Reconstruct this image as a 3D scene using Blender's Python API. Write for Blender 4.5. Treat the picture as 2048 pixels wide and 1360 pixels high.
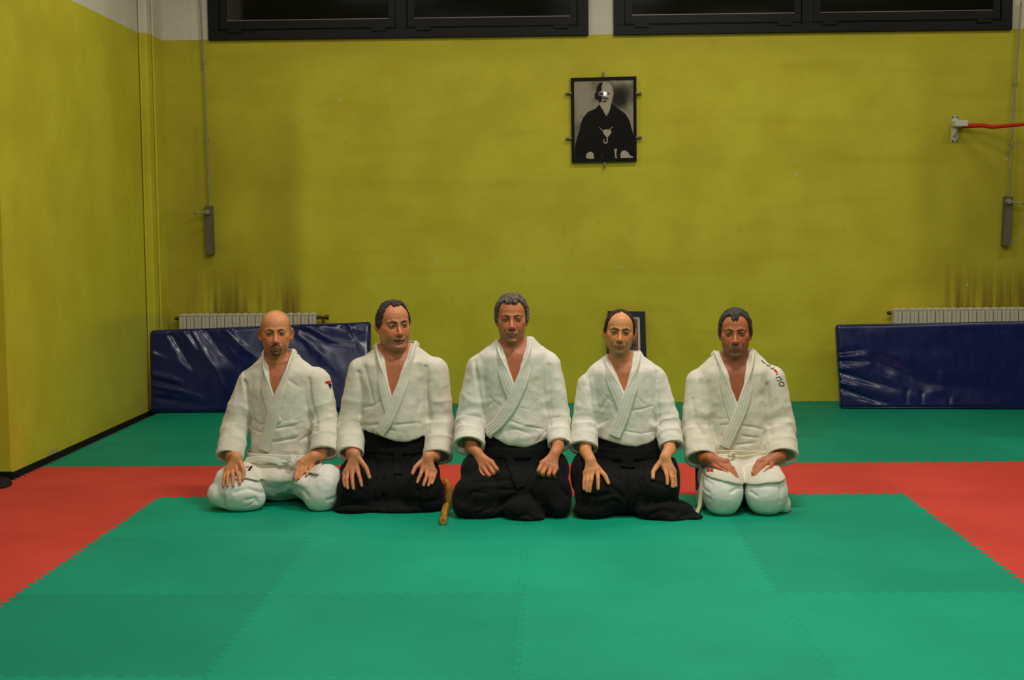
import bpy, bmesh, math, random
import numpy as np
from mathutils import Vector, Matrix

for o in list(bpy.data.objects):
    bpy.data.objects.remove(o, do_unlink=True)
scene = bpy.context.scene
COL = scene.collection
RNG = random.Random(7)

# ------------------------------------------------------------------ camera
FPX = 2741.1
PITCH, YAW, ROLL = 0.0782, -0.0261, 0.0098
CAMP = np.array([2.1094, -4.2721, 1.4079])
_c, _s = math.cos(YAW), math.sin(YAW)
_cp, _sp = math.cos(PITCH), math.sin(PITCH)
_cr, _sr = math.cos(ROLL), math.sin(ROLL)
_right = np.array([_c, -_s, 0.0])
FWD = np.array([_cp * _s, _cp * _c, -_sp])
_up = np.array([_sp * _s, _sp * _c, _cp])
RIGHT = _cr * _right - _sr * _up
UP = _sr * _right + _cr * _up
cam = bpy.data.cameras.new('camera')
cam.sensor_width = 36.0
cam.lens = FPX / 2048 * 36.0
cam.clip_end = 100
cam_ob = bpy.data.objects.new('camera', cam)
COL.objects.link(cam_ob)
_m = Matrix(((RIGHT[0], UP[0], -FWD[0], CAMP[0]), (RIGHT[1], UP[1], -FWD[1], CAMP[1]),
             (RIGHT[2], UP[2], -FWD[2], CAMP[2]), (0, 0, 0, 1)))
cam_ob.matrix_world = _m
scene.camera = cam_ob

def ray(u, v):
    d = FWD * FPX + RIGHT * (u - 1024.0) - UP * (v - 680.0)
    return d / np.linalg.norm(d)
def onY(u, v, Y):
    d = ray(u, v); t = (Y - CAMP[1]) / d[1]
    return CAMP + d * t
def onZ(u, v, Z=0.0):
    d = ray(u, v); t = (Z - CAMP[2]) / d[2]
    return CAMP + d * t
def onX(u, v, X):
    d = ray(u, v); t = (X - CAMP[0]) / d[0]
    return CAMP + d * t

# ------------------------------------------------------------------ world, exposure, lights
scene.view_settings.view_transform = 'Standard'
scene.view_settings.look = 'None'
scene.view_settings.gamma = 1.0
scene.view_settings.use_curve_mapping = False
scene.view_settings.exposure = EXPOSURE = -1.1
world = bpy.data.worlds.new('world')
scene.world = world
world.use_nodes = True
world.node_tree.nodes['Background'].inputs[0].default_value = (0.004, 0.005, 0.008, 1)   # night outside
world.node_tree.nodes['Background'].inputs[1].default_value = 1.0

CEIL = 4.75
LAMP_Z = 4.45
# the hall's ceiling lamps: (x, y, watts)
LAMPS = [(0.4, 4.9, 46), (3.4, 4.9, 70), (6.4, 4.9, 46),
         (0.2, 1.4, 72), (2.9, 1.4, 225), (5.6, 1.4, 72),
         (0.8, -3.0, 95), (2.9, -3.0, 170), (5.0, -3.0, 80)]
LIGHT_COL = (1.0, 0.95, 0.84)

# ------------------------------------------------------------------ helpers
def srgb(r, g, b):
    f = lambda c: (c / 255) / 12.92 if c / 255 <= 0.04045 else ((c / 255 + 0.055) / 1.055) ** 2.4
    return (f(r), f(g), f(b), 1.0)

class NT:
    """tiny node-tree builder"""
    def __init__(self, name, rough=0.6, spec=0.3, color=(0.5, 0.5, 0.5, 1)):
        self.m = bpy.data.materials.new(name)
        self.m.use_nodes = True
        self.t = self.m.node_tree
        self.b = self.t.nodes['Principled BSDF']
        self.b.inputs['Base Color'].default_value = color
        self.b.inputs['Roughness'].default_value = rough
        self.b.inputs['Specular IOR Level'].default_value = spec
    def n(self, kind, **kw):
        nd = self.t.nodes.new(kind)
        for k, v in kw.items():
            setattr(nd, k, v)
        return nd
    def link(self, a, b):
        self.t.links.new(a, b)
    def put(self, sock, v):
        if hasattr(v, 'is_linked') or hasattr(v, 'links'):
            self.link(v, sock)
        else:
            sock.default_value = v
    def math(self, op, a, b=0.0, clamp=False):
        nd = self.n('ShaderNodeMath', operation=op, use_clamp=clamp)
        self.put(nd.inputs[0], a); self.put(nd.inputs[1], b)
        return nd.outputs[0]
    def mix(self, f, a, b, mode='MIX'):
        nd = self.n('ShaderNodeMixRGB', blend_type=mode)
        self.put(nd.inputs[0], f); self.put(nd.inputs[1], a); self.put(nd.inputs[2], b)
        return nd.outputs[0]
    def pos(self):
        return self.n('ShaderNodeNewGeometry').outputs['Position']
    def obj(self):
        return self.n('ShaderNodeTexCoord').outputs['Object']
    def sep(self, v):
        nd = self.n('ShaderNodeSeparateXYZ'); self.link(v, nd.inputs[0])
        return nd.outputs
    def scale(self, v, s):
        nd = self.n('ShaderNodeMapping'); self.link(v, nd.inputs[0])
        nd.inputs['Scale'].default_value = s
        return nd.outputs[0]
    def noise(self, v, scale, detail=3, rough=0.55):
        nd = self.n('ShaderNodeTexNoise')
        self.link(v, nd.inputs['Vector'])
        nd.inputs['Scale'].default_value = scale
        nd.inputs['Detail'].default_value = detail
        nd.inputs['Roughness'].default_value = rough
        return nd.outputs['Fac']
    def ramp(self, f, a, b):
        nd = self.n('ShaderNodeMapRange', interpolation_type='SMOOTHSTEP')
        self.put(nd.inputs[0], f)
        nd.inputs[1].default_value = a; nd.inputs[2].default_value = b
        return nd.outputs[0]
    def bump(self, h, strength=0.3, dist=0.01):
        nd = self.n('ShaderNodeBump')
        nd.inputs['Strength'].default_value = strength
        nd.inputs['Distance'].default_value = dist
        self.link(h, nd.inputs['Height'])
        self.link(nd.outputs[0], self.b.inputs['Normal'])
    def color(self, c):
        self.put(self.b.inputs['Base Color'], c)

def plain(name, col, rough=0.5, spec=0.3, metal=0.0, var=0.12, scale=30.0):
    k = NT(name, rough, spec, col)
    k.b.inputs['Metallic'].default_value = metal
    f = k.noise(k.obj(), scale, 4)
    dark = tuple(c * (1 - var) for c in col[:3]) + (1,)
    lite = tuple(min(1, c * (1 + var)) for c in col[:3]) + (1,)
    k.color(k.mix(f, dark, lite))
    return k.m

class MB:
    """collects simple shapes into one mesh"""
    def __init__(self):
        self.v, self.f = [], []
    def add(self, vs, fs):
        n = len(self.v)
        self.v += [tuple(map(float, p)) for p in vs]
        self.f += [tuple(i + n for i in q) for q in fs]
        return self
    def box(self, lo, hi, rot=None, at=(0, 0, 0)):
        x0, y0, z0 = lo; x1, y1, z1 = hi
        vs = [(x0, y0, z0), (x1, y0, z0), (x1, y1, z0), (x0, y1, z0), (x0, y0, z1), (x1, y0, z1), (x1, y1, z1), (x0, y1, z1)]
        if rot is not None:
            vs = [tuple(rot @ Vector(p) + Vector(at)) for p in vs]
        elif at != (0, 0, 0):
            vs = [tuple(Vector(p) + Vector(at)) for p in vs]
        return self.add(vs, [(0, 3, 2, 1), (4, 5, 6, 7), (0, 1, 5, 4), (1, 2, 6, 5), (2, 3, 7, 6), (3, 0, 4, 7)])
    def tube(self, pts, r, n=12, cap=True):
        pts = [Vector(p) for p in pts]
        rs = r if isinstance(r, (list, tuple)) else [r] * len(pts)
        rings = []
        prev = None
        for i, p in enumerate(pts):
            d = (pts[min(i + 1, len(pts) - 1)] - pts[max(i - 1, 0)]).normalized()
            if prev is None:
                a = d.orthogonal().normalized()
            else:
                a = (prev - d * prev.dot(d)).normalized()
            prev = a
            b = d.cross(a)
            rings.append([p + (a * math.cos(2 * math.pi * k / n) + b * math.sin(2 * math.pi * k / n)) * rs[i] for k in range(n)])
        vs = [q for rg in rings for q in rg]
        fs = []
        for i in range(len(pts) - 1):
            for k in range(n):
                fs.append((i * n + k, i * n + (k + 1) % n, (i + 1) * n + (k + 1) % n, (i + 1) * n + k))
        if cap:
            fs.append(tuple(reversed(range(n))))
            fs.append(tuple((len(pts) - 1) * n + k for k in range(n)))
        return self.add(vs, fs)
    def prism(self, poly, a, b, axis='Y'):
        """polygon (list of 2D) extruded from a to b along an axis"""
        def mk(p, t):
            return {'Y': (p[0], t, p[1]), 'Z': (p[0], p[1], t), 'X': (t, p[0], p[1])}[axis]
        n = len(poly)
        vs = [mk(p, a) for p in poly] + [mk(p, b) for p in poly]
        fs = [tuple(range(n)), tuple(reversed(range(n, 2 * n)))]
        fs += [(i, i + n, (i + 1) % n + n, (i + 1) % n) for i in range(n)]
        return self.add(vs, fs)
    def mesh(self, name, mat, smooth=False, bevel=0.0, seg=2):
        me = bpy.data.meshes.new(name)
        me.from_pydata(self.v, [], self.f)
        bm = bmesh.new(); bm.from_mesh(me)
        if bevel:
            bmesh.ops.bevel(bm, geom=[e for e in bm.edges if len(e.link_faces) == 2 and e.calc_face_angle(0) > 0.5], offset=bevel, segments=seg, affect='EDGES', clamp_overlap=True)
        bmesh.ops.recalc_face_normals(bm, faces=bm.faces)
        bm.to_mesh(me); bm.free()
        if smooth:
            me.polygons.foreach_set('use_smooth', [True] * len(me.polygons))
            me.set_sharp_from_angle(angle=math.radians(40))
        if mat:
            me.materials.append(mat)
        return me
    def build(self, name, mat, parent=None, smooth=False, bevel=0.0, seg=2):
        return link(name, self.mesh(name, mat, smooth, bevel, seg), parent)

def link(name, me, parent=None, loc=None):
    o = bpy.data.objects.new(name, me)
    COL.objects.link(o)
    if parent is not None:
        o.parent = parent
        o.matrix_parent_inverse = Matrix.Translation(-Vector(parent.location))
    if loc is not None:
        o.location = loc
    return o
def empty(name, loc):
    o = bpy.data.objects.new(name, None)
    COL.objects.link(o); o.location = loc
    o.empty_display_size = 0.1
    return o
def tag(o, label=None, cat=None, group=None, kind=None):
    for k, v in (('label', label), ('category', cat), ('group', group), ('kind', kind)):
        if v:
            o[k] = v
    return o

# ------------------------------------------------------------------ room shell
WY = 7.015           # back wall plane
WX = -1.09          # left wall plane
LX0 = 3.72           # near end of the left wall (outer corner)
YELLOW = srgb(206, 190, 30)
CREAM = srgb(196, 190, 172)
ZP = 3.005           # paint line height

def wall_material(name, back):
    k = NT(name, 0.62, 0.25)
    p = k.pos(); x, y, z = k.sep(p)
    n1 = k.noise(p, 2.3, 4); n2 = k.noise(p, 14, 4); n3 = k.noise(p, 90, 3)
    yel = k.mix(k.ramp(n1, 0.3, 0.7), srgb(198, 187, 46), srgb(211, 202, 57))
    yel = k.mix(k.math('MULTIPLY', k.ramp(n2, 0.55, 0.8), 0.25), yel, srgb(180, 158, 40))
    wht = k.mix(k.ramp(n1, 0.3, 0.7), srgb(214, 206, 190), srgb(226, 220, 204))
    if back:
        def smooth_box(lo, hi, w, w2=None):
            return k.math('MULTIPLY', k.ramp(x, lo - w, lo + w), k.math('SUBTRACT', 1.0, k.ramp(x, hi - (w2 or w), hi + (w2 or w))))
        # soot risen from the two radiators: broad haze, and streaks right above the sections
        soot = None
        for (a, b) in ((onY(330, 500, WY)[0], onY(600, 500, WY)[0]), (onY(1835, 500, WY)[0], onY(2150, 500, WY)[0])):
            band = k.math('MULTIPLY', smooth_box(a, b, 0.14, 0.10), k.math('SUBTRACT', 1.0, k.ramp(z, 1.6, 3.4)))
            wob = k.noise(k.scale(p, (0.8, 1, 0.3)), 2.0, 2)
            band = k.math('MULTIPLY', band, k.ramp(wob, 0.0, 0.7))
            st = k.noise(k.scale(p, (1, 1, 0.05)), 19, 2)
            sb = k.math('MULTIPLY', smooth_box(a + 0.20, b, 0.05), k.math('SUBTRACT', 1.0, k.ramp(z, 0.74, 1.20)))
            sb = k.math('MULTIPLY', sb, k.ramp(st, 0.30, 0.72))
            tot = k.math('ADD', k.math('MULTIPLY', band, 0.42), k.math('MULTIPLY', sb, 0.62))
            soot = tot if soot is None else k.math('ADD', soot, tot)
        yel = k.mix(k.math('MINIMUM', soot, 0.8), yel, srgb(104, 82, 26))
        grime = k.math('MULTIPLY', k.ramp(z, 2.7, 3.02), k.ramp(n1, 0.35, 0.65))
        yel = k.mix(k.math('MULTIPLY', grime, 0.30), yel, srgb(120, 92, 24))
        hr = k.noise(k.scale(p, (0.35, 1, 3.4)), 1.7, 2)
        yel = k.mix(k.math('MULTIPLY', k.ramp(hr, 0.5, 0.75), 0.16), yel, srgb(150, 124, 20))
        # chips of white plaster
        vor = k.n('ShaderNodeTexVoronoi'); k.link(p, vor.inputs['Vector']); vor.inputs['Scale'].default_value = 3.6
        chip = k.math('LESS_THAN', vor.outputs['Distance'], 0.032)
        chip = k.math('MULTIPLY', chip, k.math('GREATER_THAN', k.noise(p, 1.1, 1), 0.40))
        yel = k.mix(chip, yel, srgb(205, 200, 180))
    else:
        vor = k.n('ShaderNodeTexVoronoi'); k.link(p, vor.inputs['Vector']); vor.inputs['Scale'].default_value = 4.0
        chip = k.math('MULTIPLY', k.math('LESS_THAN', vor.outputs['Distance'], 0.03), k.math('GREATER_THAN', k.noise(p, 1.3, 1), 0.52))
        yel = k.mix(chip, yel, srgb(205, 200, 180))
        low = k.math('MULTIPLY', k.math('SUBTRACT', 1.0, k.ramp(z, 0.74, 0.84)), 0.30)   # scrubbed greyish dado
        low = k.math('MULTIPLY', low, k.ramp(y, LX0 + 0.5, WY - 0.3))
        yel = k.mix(low, yel, srgb(130, 138, 84))
        for (u, v, r) in ((105, 907, 0.030), (112, 903, 0.022), (98, 910, 0.02)):
            q = onX(u, v, WX)
            dn = k.n('ShaderNodeVectorMath', operation='DISTANCE'); k.link(p, dn.inputs[0]); dn.inputs[1].default_value = tuple(q)
            wob = k.math('ADD', dn.outputs['Value'], k.math('MULTIPLY', n2, 0.02))
            yel = k.mix(k.math('LESS_THAN', wob, r + 0.01), yel, srgb(176, 168, 138))
    col = k.mix(k.math('GREATER_THAN', k.math('ADD', z, k.math('MULTIPLY', n2, 0.004)), ZP), yel, wht)
    col = k.mix(k.math('MULTIPLY', n3, 0.10), col, srgb(110, 95, 30))
    k.color(col)
    k.bump(k.math('ADD', k.math('MULTIPLY', n3, 0.5), n2), 0.25, 0.004)
    return k.m
M_BACK = wall_material('back_wall_paint', True)
M_SIDE = wall_material('side_wall_paint', False)
M_CEIL = plain('ceiling_white', srgb(150, 146, 136), 0.8, 0.2, var=0.04, scale=3)
M_SLAB = plain('slab_grey', srgb(96, 92, 86), 0.8, 0.2, var=0.2, scale=9)

RX1, RY0 = 9.2, -13.5
XL0 = -4.2
slab = MB().box((XL0, RY0, -0.20), (RX1, WY + 0.2, -0.03)).build('floor', M_SLAB)
tag(slab, 'grey slab floor covered with red and green puzzle mats', kind='structure')
tag(MB().box((XL0, RY0, CEIL), (RX1, WY + 0.2, CEIL + 0.2)).build('ceiling', M_CEIL), 'plain white ceiling of the hall', kind='structure')
# back wall, left open behind the two long windows
wl0, wr0, wl1, wr1 = onY(419, 60, WY)[0], onY(1176, 60, WY)[0], onY(1228, 60, WY)[0], onY(2021, 60, WY)[0]
WB, WT = 3.005, 4.35
w = MB()
w.box((XL0, WY, -0.1), (RX1, WY + 0.2, WB))
w.box((XL0, WY, WT), (RX1, WY + 0.2, CEIL))
for a, b in ((XL0, wl0), (wr0, wl1), (wr1, RX1)):
    w.box((a, WY, WB), (b, WY + 0.2, WT))
tag(w.build('wall_back', M_BACK), 'yellow painted back wall with white band above, sooty over the radiators', kind='structure')
# left wall with its outer corner; beyond it the hall opens further left
w = MB()
w.box((WX - 0.35, LX0, -0.1), (WX, WY, CEIL))
w.box((XL0, LX0, -0.1), (WX - 0.35, LX0 + 0.25, CEIL))
tag(w.build('wall_left', M_SIDE), 'yellow painted side wall ending in an outer corner', kind='structure')
tag(MB().box((RX1, RY0, -0.1), (RX1 + 0.2, WY, CEIL)).build('wall_right', M_SIDE), 'yellow painted wall out of view', kind='structure')
tag(MB().box((XL0 - 0.2, RY0, -0.1), (XL0, LX0 + 0.2, CEIL)).build('wall_far_left', M_SIDE), 'yellow painted wall beyond the corner', kind='structure')
tag(MB().box((XL0, RY0 - 0.2, -0.1), (RX1, RY0, CEIL)).build('wall_front', M_SIDE), 'yellow painted wall behind the viewer', kind='structure')

# corner pilaster and the slim painted conduit in its inner angle
px0, px1, pfy = WX, -1.022, 6.58
pil = MB().box((px0, pfy, 0.0), (px1, WY, CEIL)).build('trim_1', M_SIDE, bevel=0.010, seg=3)
tag(pil, 'shallow painted pilaster in the corner', kind='structure')
c_ = MB().tube([(px0 + 0.014, pfy - 0.012, 0.03), (px0 + 0.014, pfy - 0.012, CEIL)], 0.009, 10).build('conduit', M_SIDE, smooth=True)
tag(c_, 'slim painted conduit running up the corner between side wall and pilaster', 'pipe')
c_ = MB().tube([(px1 + 0.010, 6.70, 0.03), (px1 + 0.010, 6.70, CEIL)], 0.009, 10).build('conduit', M_SIDE, smooth=True)
tag(c_, 'slim painted conduit on the pilaster side facing the radiator', 'pipe')

# dark skirting gap strip at the foot of the left wall
M_BLACK = plain('black_rubber', srgb(24, 23, 22), 0.7, 0.2)
tag(MB().box((WX, LX0, -0.03), (WX + 0.012, pfy, 0.012)).build('baseboard_left', M_BLACK, bevel=0.002), 'black strip along the foot of the side wall', kind='structure')
tag(MB().box((XL0, LX0 - 0.012, -0.03), (WX + 0.012, LX0, 0.02)).build('baseboard_corner', M_BLACK, bevel=0.002), 'black strip along the foot of the corner', kind='structure')

# ------------------------------------------------------------------ puzzle mats
def mat_material(name, a, b):
    k = NT(name, 0.6, 0.16)
    p = k.pos()
    n1 = k.noise(p, 1.1, 4); n2 = k.noise(p, 220, 3); n3 = k.noise(k.scale(p, (3, 14, 3)), 6, 4)
    col = k.mix(k.ramp(n1, 0.3, 0.7), a, b)
    col = k.mix(k.math('MULTIPLY', k.ramp(n3, 0.5, 0.8), 0.12), col, tuple(min(1, c * 1.25) for c in b[:3]) + (1,))
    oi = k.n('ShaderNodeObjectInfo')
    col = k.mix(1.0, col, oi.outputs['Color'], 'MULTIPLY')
    k.color(col)
    k.bump(n2, 0.35, 0.002)
    return k.m
M_GREEN = mat_material('foam_green', srgb(2, 144, 112), srgb(10, 156, 122))
M_RED = mat_material('foam_red', srgb(196, 60, 51), srgb(210, 69, 60))

TEETH, AMP, GAP = 14, 0.0125, 0.0004
def edge_line():
    p = 1.0 / TEETH
    out = [(0.0, 0.0)]
    for i in range(TEETH):
        for f, a in ((0.05, -AMP), (0.33, -AMP), (0.42, -AMP * .5), (0.46, AMP * .5), (0.55, AMP), (0.83, AMP), (0.92, AMP * .5), (0.96, -AMP * .5)):
            if 0.02 < (i + f) * p < 0.98:
                out.append(((i + f) * p, a))
    return out[:1] + out[1:]
def tile_mesh(name, mat):
    L = edge_line()
    poly = [(t, a) for t, a in L]
    poly += [(1 + a, t) for t, a in L]
    poly += [(t, 1 + a) for t, a in reversed(L + [(1.0, 0.0)])][:-1]
    poly += [(a, t) for t, a in reversed(L + [(1.0, 0.0)])][:-1]
    c = 0.5
    poly = [(c + (x - c) * (1 - 2 * GAP), c + (y - c) * (1 - 2 * GAP)) for x, y in poly]
    n = len(poly)
    me = bpy.data.meshes.new(name)
    me.from_pydata([(x, y, 0) for x, y in poly] + [(x, y, -0.03) for x, y in poly], [],
                   [tuple(range(n))] + [(i, i + n, (i + 1) % n + n, (i + 1) % n) for i in range(n)])
    bm = bmesh.new(); bm.from_mesh(me); bmesh.ops.recalc_face_normals(bm, faces=bm.faces)
    for f in bm.faces:
        if len(f.verts) > 10 and f.normal.z < 0:
            f.normal_flip()
    bm.to_mesh(me); bm.free()
    me.materials.append(mat)
    return me
TG, TR = tile_mesh('mat_tile_green', M_GREEN), tile_mesh('mat_tile_red', M_RED)
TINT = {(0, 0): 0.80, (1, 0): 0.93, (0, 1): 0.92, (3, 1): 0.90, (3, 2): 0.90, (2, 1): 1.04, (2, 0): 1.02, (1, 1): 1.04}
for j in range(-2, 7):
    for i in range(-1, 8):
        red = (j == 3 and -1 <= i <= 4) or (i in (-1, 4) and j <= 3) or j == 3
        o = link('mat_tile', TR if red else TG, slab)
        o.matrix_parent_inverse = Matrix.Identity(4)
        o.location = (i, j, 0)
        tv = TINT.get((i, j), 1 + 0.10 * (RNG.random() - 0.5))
        if j >= 4:  # back rows darker: the dimmer light there is put into the tile tint
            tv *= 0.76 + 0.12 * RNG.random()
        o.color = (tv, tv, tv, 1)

# ------------------------------------------------------------------ windows
M_FRAME = plain('dark_aluminium', srgb(13, 13, 12), 0.5, 0.25, var=0.15, scale=12)
k = NT('night_glass', 0.06, 0.5, srgb(16, 16, 13)); M_GLASS = k.m
k.color(k.mix(k.noise(k.pos(), 1.2, 3), srgb(10, 10, 8), srgb(26, 25, 19)))
M_SILV = plain('bare_metal_edge', srgb(120, 116, 106), 0.4, 0.5, metal=0.4)
def window(n, x0, x1, mull, label):
    root = empty('window_%d' % n, ((x0 + x1) / 2, WY, WB))
    tag(root, label, kind='structure')
    b, e = WB - 0.012, WT
    fr = MB()
    y0, y1 = WY - 0.035, WY + 0.09
    fr.box((x0 - 0.004, y0, b), (x1 + 0.004, y1, b + 0.075))
    fr.box((x0 - 0.004, y0, e - 0.07), (x1 + 0.004, y1, e))
    fr.box((x0 - 0.004, y0, b + 0.075), (x0 + 0.085, y1, e - 0.07))
    fr.box((x1 - 0.085, y0, b + 0.075), (x1 + 0.004, y1, e - 0.07))
    fr.box((mull - 0.045, y0, b + 0.075), (mull + 0.045, y1, e - 0.07))
    fr.build('window_frame', M_FRAME, root, bevel=0.004)
    for a, c in ((x0 + 0.09, mull - 0.05), (mull + 0.05, x1 - 0.09)):
        s = MB()
        z0, z1 = b + 0.08, e - 0.075
        ys0, ys1 = WY - 0.022, WY + 0.04
        s.box((a, ys0, z0), (c, ys1, z0 + 0.075)); s.box((a, ys0, z1 - 0.06), (c, ys1, z1))
        s.box((a, ys0, z0 + 0.075), (a + 0.055, ys1, z1 - 0.06)); s.box((c - 0.055, ys0, z0 + 0.075), (c, ys1, z1 - 0.06))
        so = s.build('window_sash', M_FRAME, root, bevel=0.003)
        MB().box((a + 0.05, WY - 0.002, z0 + 0.07), (c - 0.05, WY + 0.006, z1 - 0.055)).build('pane', M_GLASS, so)
        MB().box((a + 0.055, WY - 0.014, z0 + 0.073), (c - 0.055, WY - 0.004, z0 + 0.082)).build('glazing_bead', M_SILV, so)
        MB().box((a + 0.012, WY - 0.03, z0 + 0.008), (c - 0.012, WY - 0.022, z0 + 0.016)).build('drip_edge', M_FRAME, so)
        for hx in (a + 0.07, c - 0.19):
            MB().box((hx, WY - 0.05, z0 - 0.024), (hx + 0.12, WY - 0.034, z0 + 0.004)).build('hinge', M_FRAME, so, bevel=0.003)
window(1, wl0, wr0, onY(803, 40, WY)[0], 'long dark-framed double window left of the white wall strip, black night glass')
window(2, wl1, wr1, onY(1614, 40, WY)[0], 'long dark-framed double window above the red bar bracket, black night glass')
# night outside: a backing wall seen only as black through nothing else
# ------------------------------------------------------------------ window crank rods
M_ROD = plain('galvanised_rod', srgb(150, 146, 132), 0.45, 0.5, metal=0.3)
M_BOX = plain('grey_steel_box', srgb(104, 98, 84), 0.5, 0.4, metal=0.2)
def crank(pts, boxpx, handle, label):
    yr = WY - 0.055
    P = [onY(u, v, yr) for u, v in pts]
    root = empty('window_crank', tuple(onY(boxpx[1][0], boxpx[1][1], WY - 0.03)))
    tag(root, label, 'window crank', 'window opener cranks')
    top = P[0] + (P[0] - P[1]) / np.linalg.norm(P[0] - P[1]) * 0.35
    MB().tube([top] + P, 0.0075, 10).build('rod', M_ROD, root, smooth=True)
    for u, v in ((pts[0][0] * .35 + pts[-1][0] * .65, pts[0][1] * .35 + pts[-1][1] * .65), (pts[0][0] * .75 + pts[-1][0] * .25, pts[0][1] * .75 + pts[-1][1] * .25)):
        q = onY(u, v, yr)
        MB().tube([q + np.array([0, 0, -0.012]), q + np.array([0, 0, 0.012])], 0.013, 12).box((-0.006, 0, -0.006), (0.006, 0.05, 0.006), at=tuple(q)).build('rod_clip', M_ROD, root, bevel=0.001)
    (ut, vt), (ub, vb), hw = boxpx
    a, c = onY(ut, vt, WY - 0.045), onY(ub, vb, WY - 0.045)
    d = (a - c); L = np.linalg.norm(d); d /= L
    rot = Matrix(((1, 0, d[0]), (0, 1, d[1]), (-d[0], 0, d[2]))).to_3x3()
    MB().box((-hw, -0.024, 0), (hw, 0.045, L), rot, tuple(c)).build('gear_box', M_BOX, root, bevel=0.004)
    h0 = onY(handle[0][0], handle[0][1], WY - 0.085); h1 = onY(handle[1][0], handle[1][1], WY - 0.125)
    MB().tube([h0 + np.array([0, 0.04, 0]), h0 + np.array([0, -0.022, 0])], 0.021, 14).build('crank_hub', M_ROD, root, smooth=True, bevel=0.003)
    MB().tube([h0, h1], 0.006, 8).tube([h1 + np.array([0, .012, 0]), h1 + np.array([0, -0.05, 0])], 0.009, 10).build('crank_handle', M_ROD, root, smooth=True)
crank([(402, 30), (409, 160), (416, 340), (419, 412)], ((417, 412), (420.5, 509), 0.030), ((415, 424), (390, 426)), 'grey window crank on a thin rod above the radiator beside the corner pilaster')
crank([(2036, 90), (2028, 200), (2021, 330), (2017, 395)], ((2017, 393), (2012, 492), 0.030), ((2017, 403), (2047, 407)), 'grey window crank on a thin rod below the red bar')

# ------------------------------------------------------------------ wall bracket with the red bar
M_WMET = plain('white_painted_steel', srgb(205, 202, 186), 0.5, 0.35, var=0.1)
M_REDBAR = plain('red_tape', srgb(196, 34, 20), 0.55, 0.3, var=0.25, scale=25)
q = onY(1909, 258, WY)
br = empty('wall_bracket', tuple(q)); tag(br, 'white steel wall bracket holding the end of the red bar', 'bracket')
def rel(dx, dz, dy=0.0):
    return (q[0] + dx, WY - dy, q[2] + dz)
MB().box((q[0] - 0.028, WY - 0.008, q[2] - 0.105), (q[0] + 0.028, WY, q[2] + 0.108)).build('plate', M_WMET, br, bevel=0.002)
MB().box((q[0] - 0.03, WY - 0.12, q[2] + 0.012), (q[0] + 0.072, WY - 0.008, q[2] + 0.062)).build('arm', M_WMET, br, bevel=0.004)
MB().prism([(q[0] - 0.02, q[2] - 0.06), (q[0] + 0.02, q[2] + 0.01), (q[0] - 0.02, q[2] + 0.01)], WY - 0.05, WY - 0.008).build('gusset', M_WMET, br)
for dx in (-0.017, 0.017):
    for dz in (-0.095, 0.095):
        MB().tube([rel(dx, dz, 0.005), rel(dx, dz, 0.016)], 0.008, 8).build('bolt', M_BOX, br)
pts = [onY(1924, 252, WY - 0.07), onY(1965, 251, WY - 0.15), onY(1985, 254, WY - 0.19), onY(2020, 251, WY - 0.27), onY(2075, 246, WY - 0.40), onY(2260, 238, WY - 0.85)]
bar = empty('red_bar', tuple(pts[0])); tag(bar, 'red taped bar reaching out of the white wall bracket', 'bar')
MB().tube(pts, [0.019, 0.017, 0.016, 0.015, 0.013, 0.013], 14).build('bar', M_REDBAR, bar, smooth=True)

# ------------------------------------------------------------------ radiators
M_RAD = plain('radiator_enamel', srgb(206, 202, 182), 0.42, 0.4, var=0.08, scale=14)
M_BRASS = plain('old_valve_metal', srgb(92, 70, 52), 0.45, 0.5, metal=0.5)
def radiator(x0, n, ztop, pitch, label, ends):
    yf = WY - 0.135
    root = empty('radiator', (x0 + n * pitch / 2, WY - 0.09, 0))
    tag(root, label, 'radiator', 'wall radiators')
    s = MB()
    hw = pitch * 0.46
    for sx in (-hw * 0.52, hw * 0.52):      # two flutes per section
        s.box((sx - hw * 0.46, yf, 0.12), (sx + hw * 0.46, yf + 0.025, ztop - 0.014))
    s.box((-hw, yf + 0.008, 0.10), (hw, yf + 0.10, ztop - 0.006))
    s.prism([(-hw, ztop - 0.016), (hw, ztop - 0.016), (hw * .7, ztop + 0.001), (0, ztop + 0.006), (-hw * .7, ztop + 0.001)], yf, yf + 0.10)
    me = s.mesh('radiator_section', M_RAD, bevel=0.0035)
    for i in range(n):
        o = link('section', me, root); o.matrix_parent_inverse = Matrix.Identity(4)
        o.location = (x0 + (i + 0.5) * pitch - root.location[0], -(root.location[1]), 0)
    MB().tube([(x0 - 0.02, yf + 0.05, 0.16), (x0 + n * pitch + 0.02, yf + 0.05, 0.16)], 0.02, 10).build('header_pipe', M_RAD, root, smooth=True)
    zc = ztop - 0.035
    for side in ends:
        xe = x0 + n * pitch if side > 0 else x0
        v = MB().tube([(xe - 0.01, yf + 0.05, zc), (xe + side * 0.035, yf + 0.05, zc)], 0.016, 10)
        v.tube([(xe + side * 0.03, yf + 0.05, zc), (xe + side * (0.085 if side > 0 else 0.045), yf + 0.05, zc)], [0.009, 0.012], 10)
        if side > 0:
            v.tube([(xe + 0.068, yf + 0.05, zc), (xe + 0.096, yf + 0.05, zc)], 0.021, 12)
            v.tube([(xe + 0.05, yf + 0.05, zc), (xe + 0.05, yf + 0.05, 0.0)], 0.011, 10)
        v.build('valve', M_BRASS, root, smooth=True)
    for i in (2, n - 3):
        xx = x0 + i * pitch
        MB().box((xx - 0.01, yf + 0.06, 0.3), (xx + 0.01, WY - 0.001, 0.32)).build('wall_hook', M_BOX, root)
    return root
yfr = WY - 0.135
rl, rr = onY(357, 640, yfr), onY(632, 640, yfr)
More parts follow.
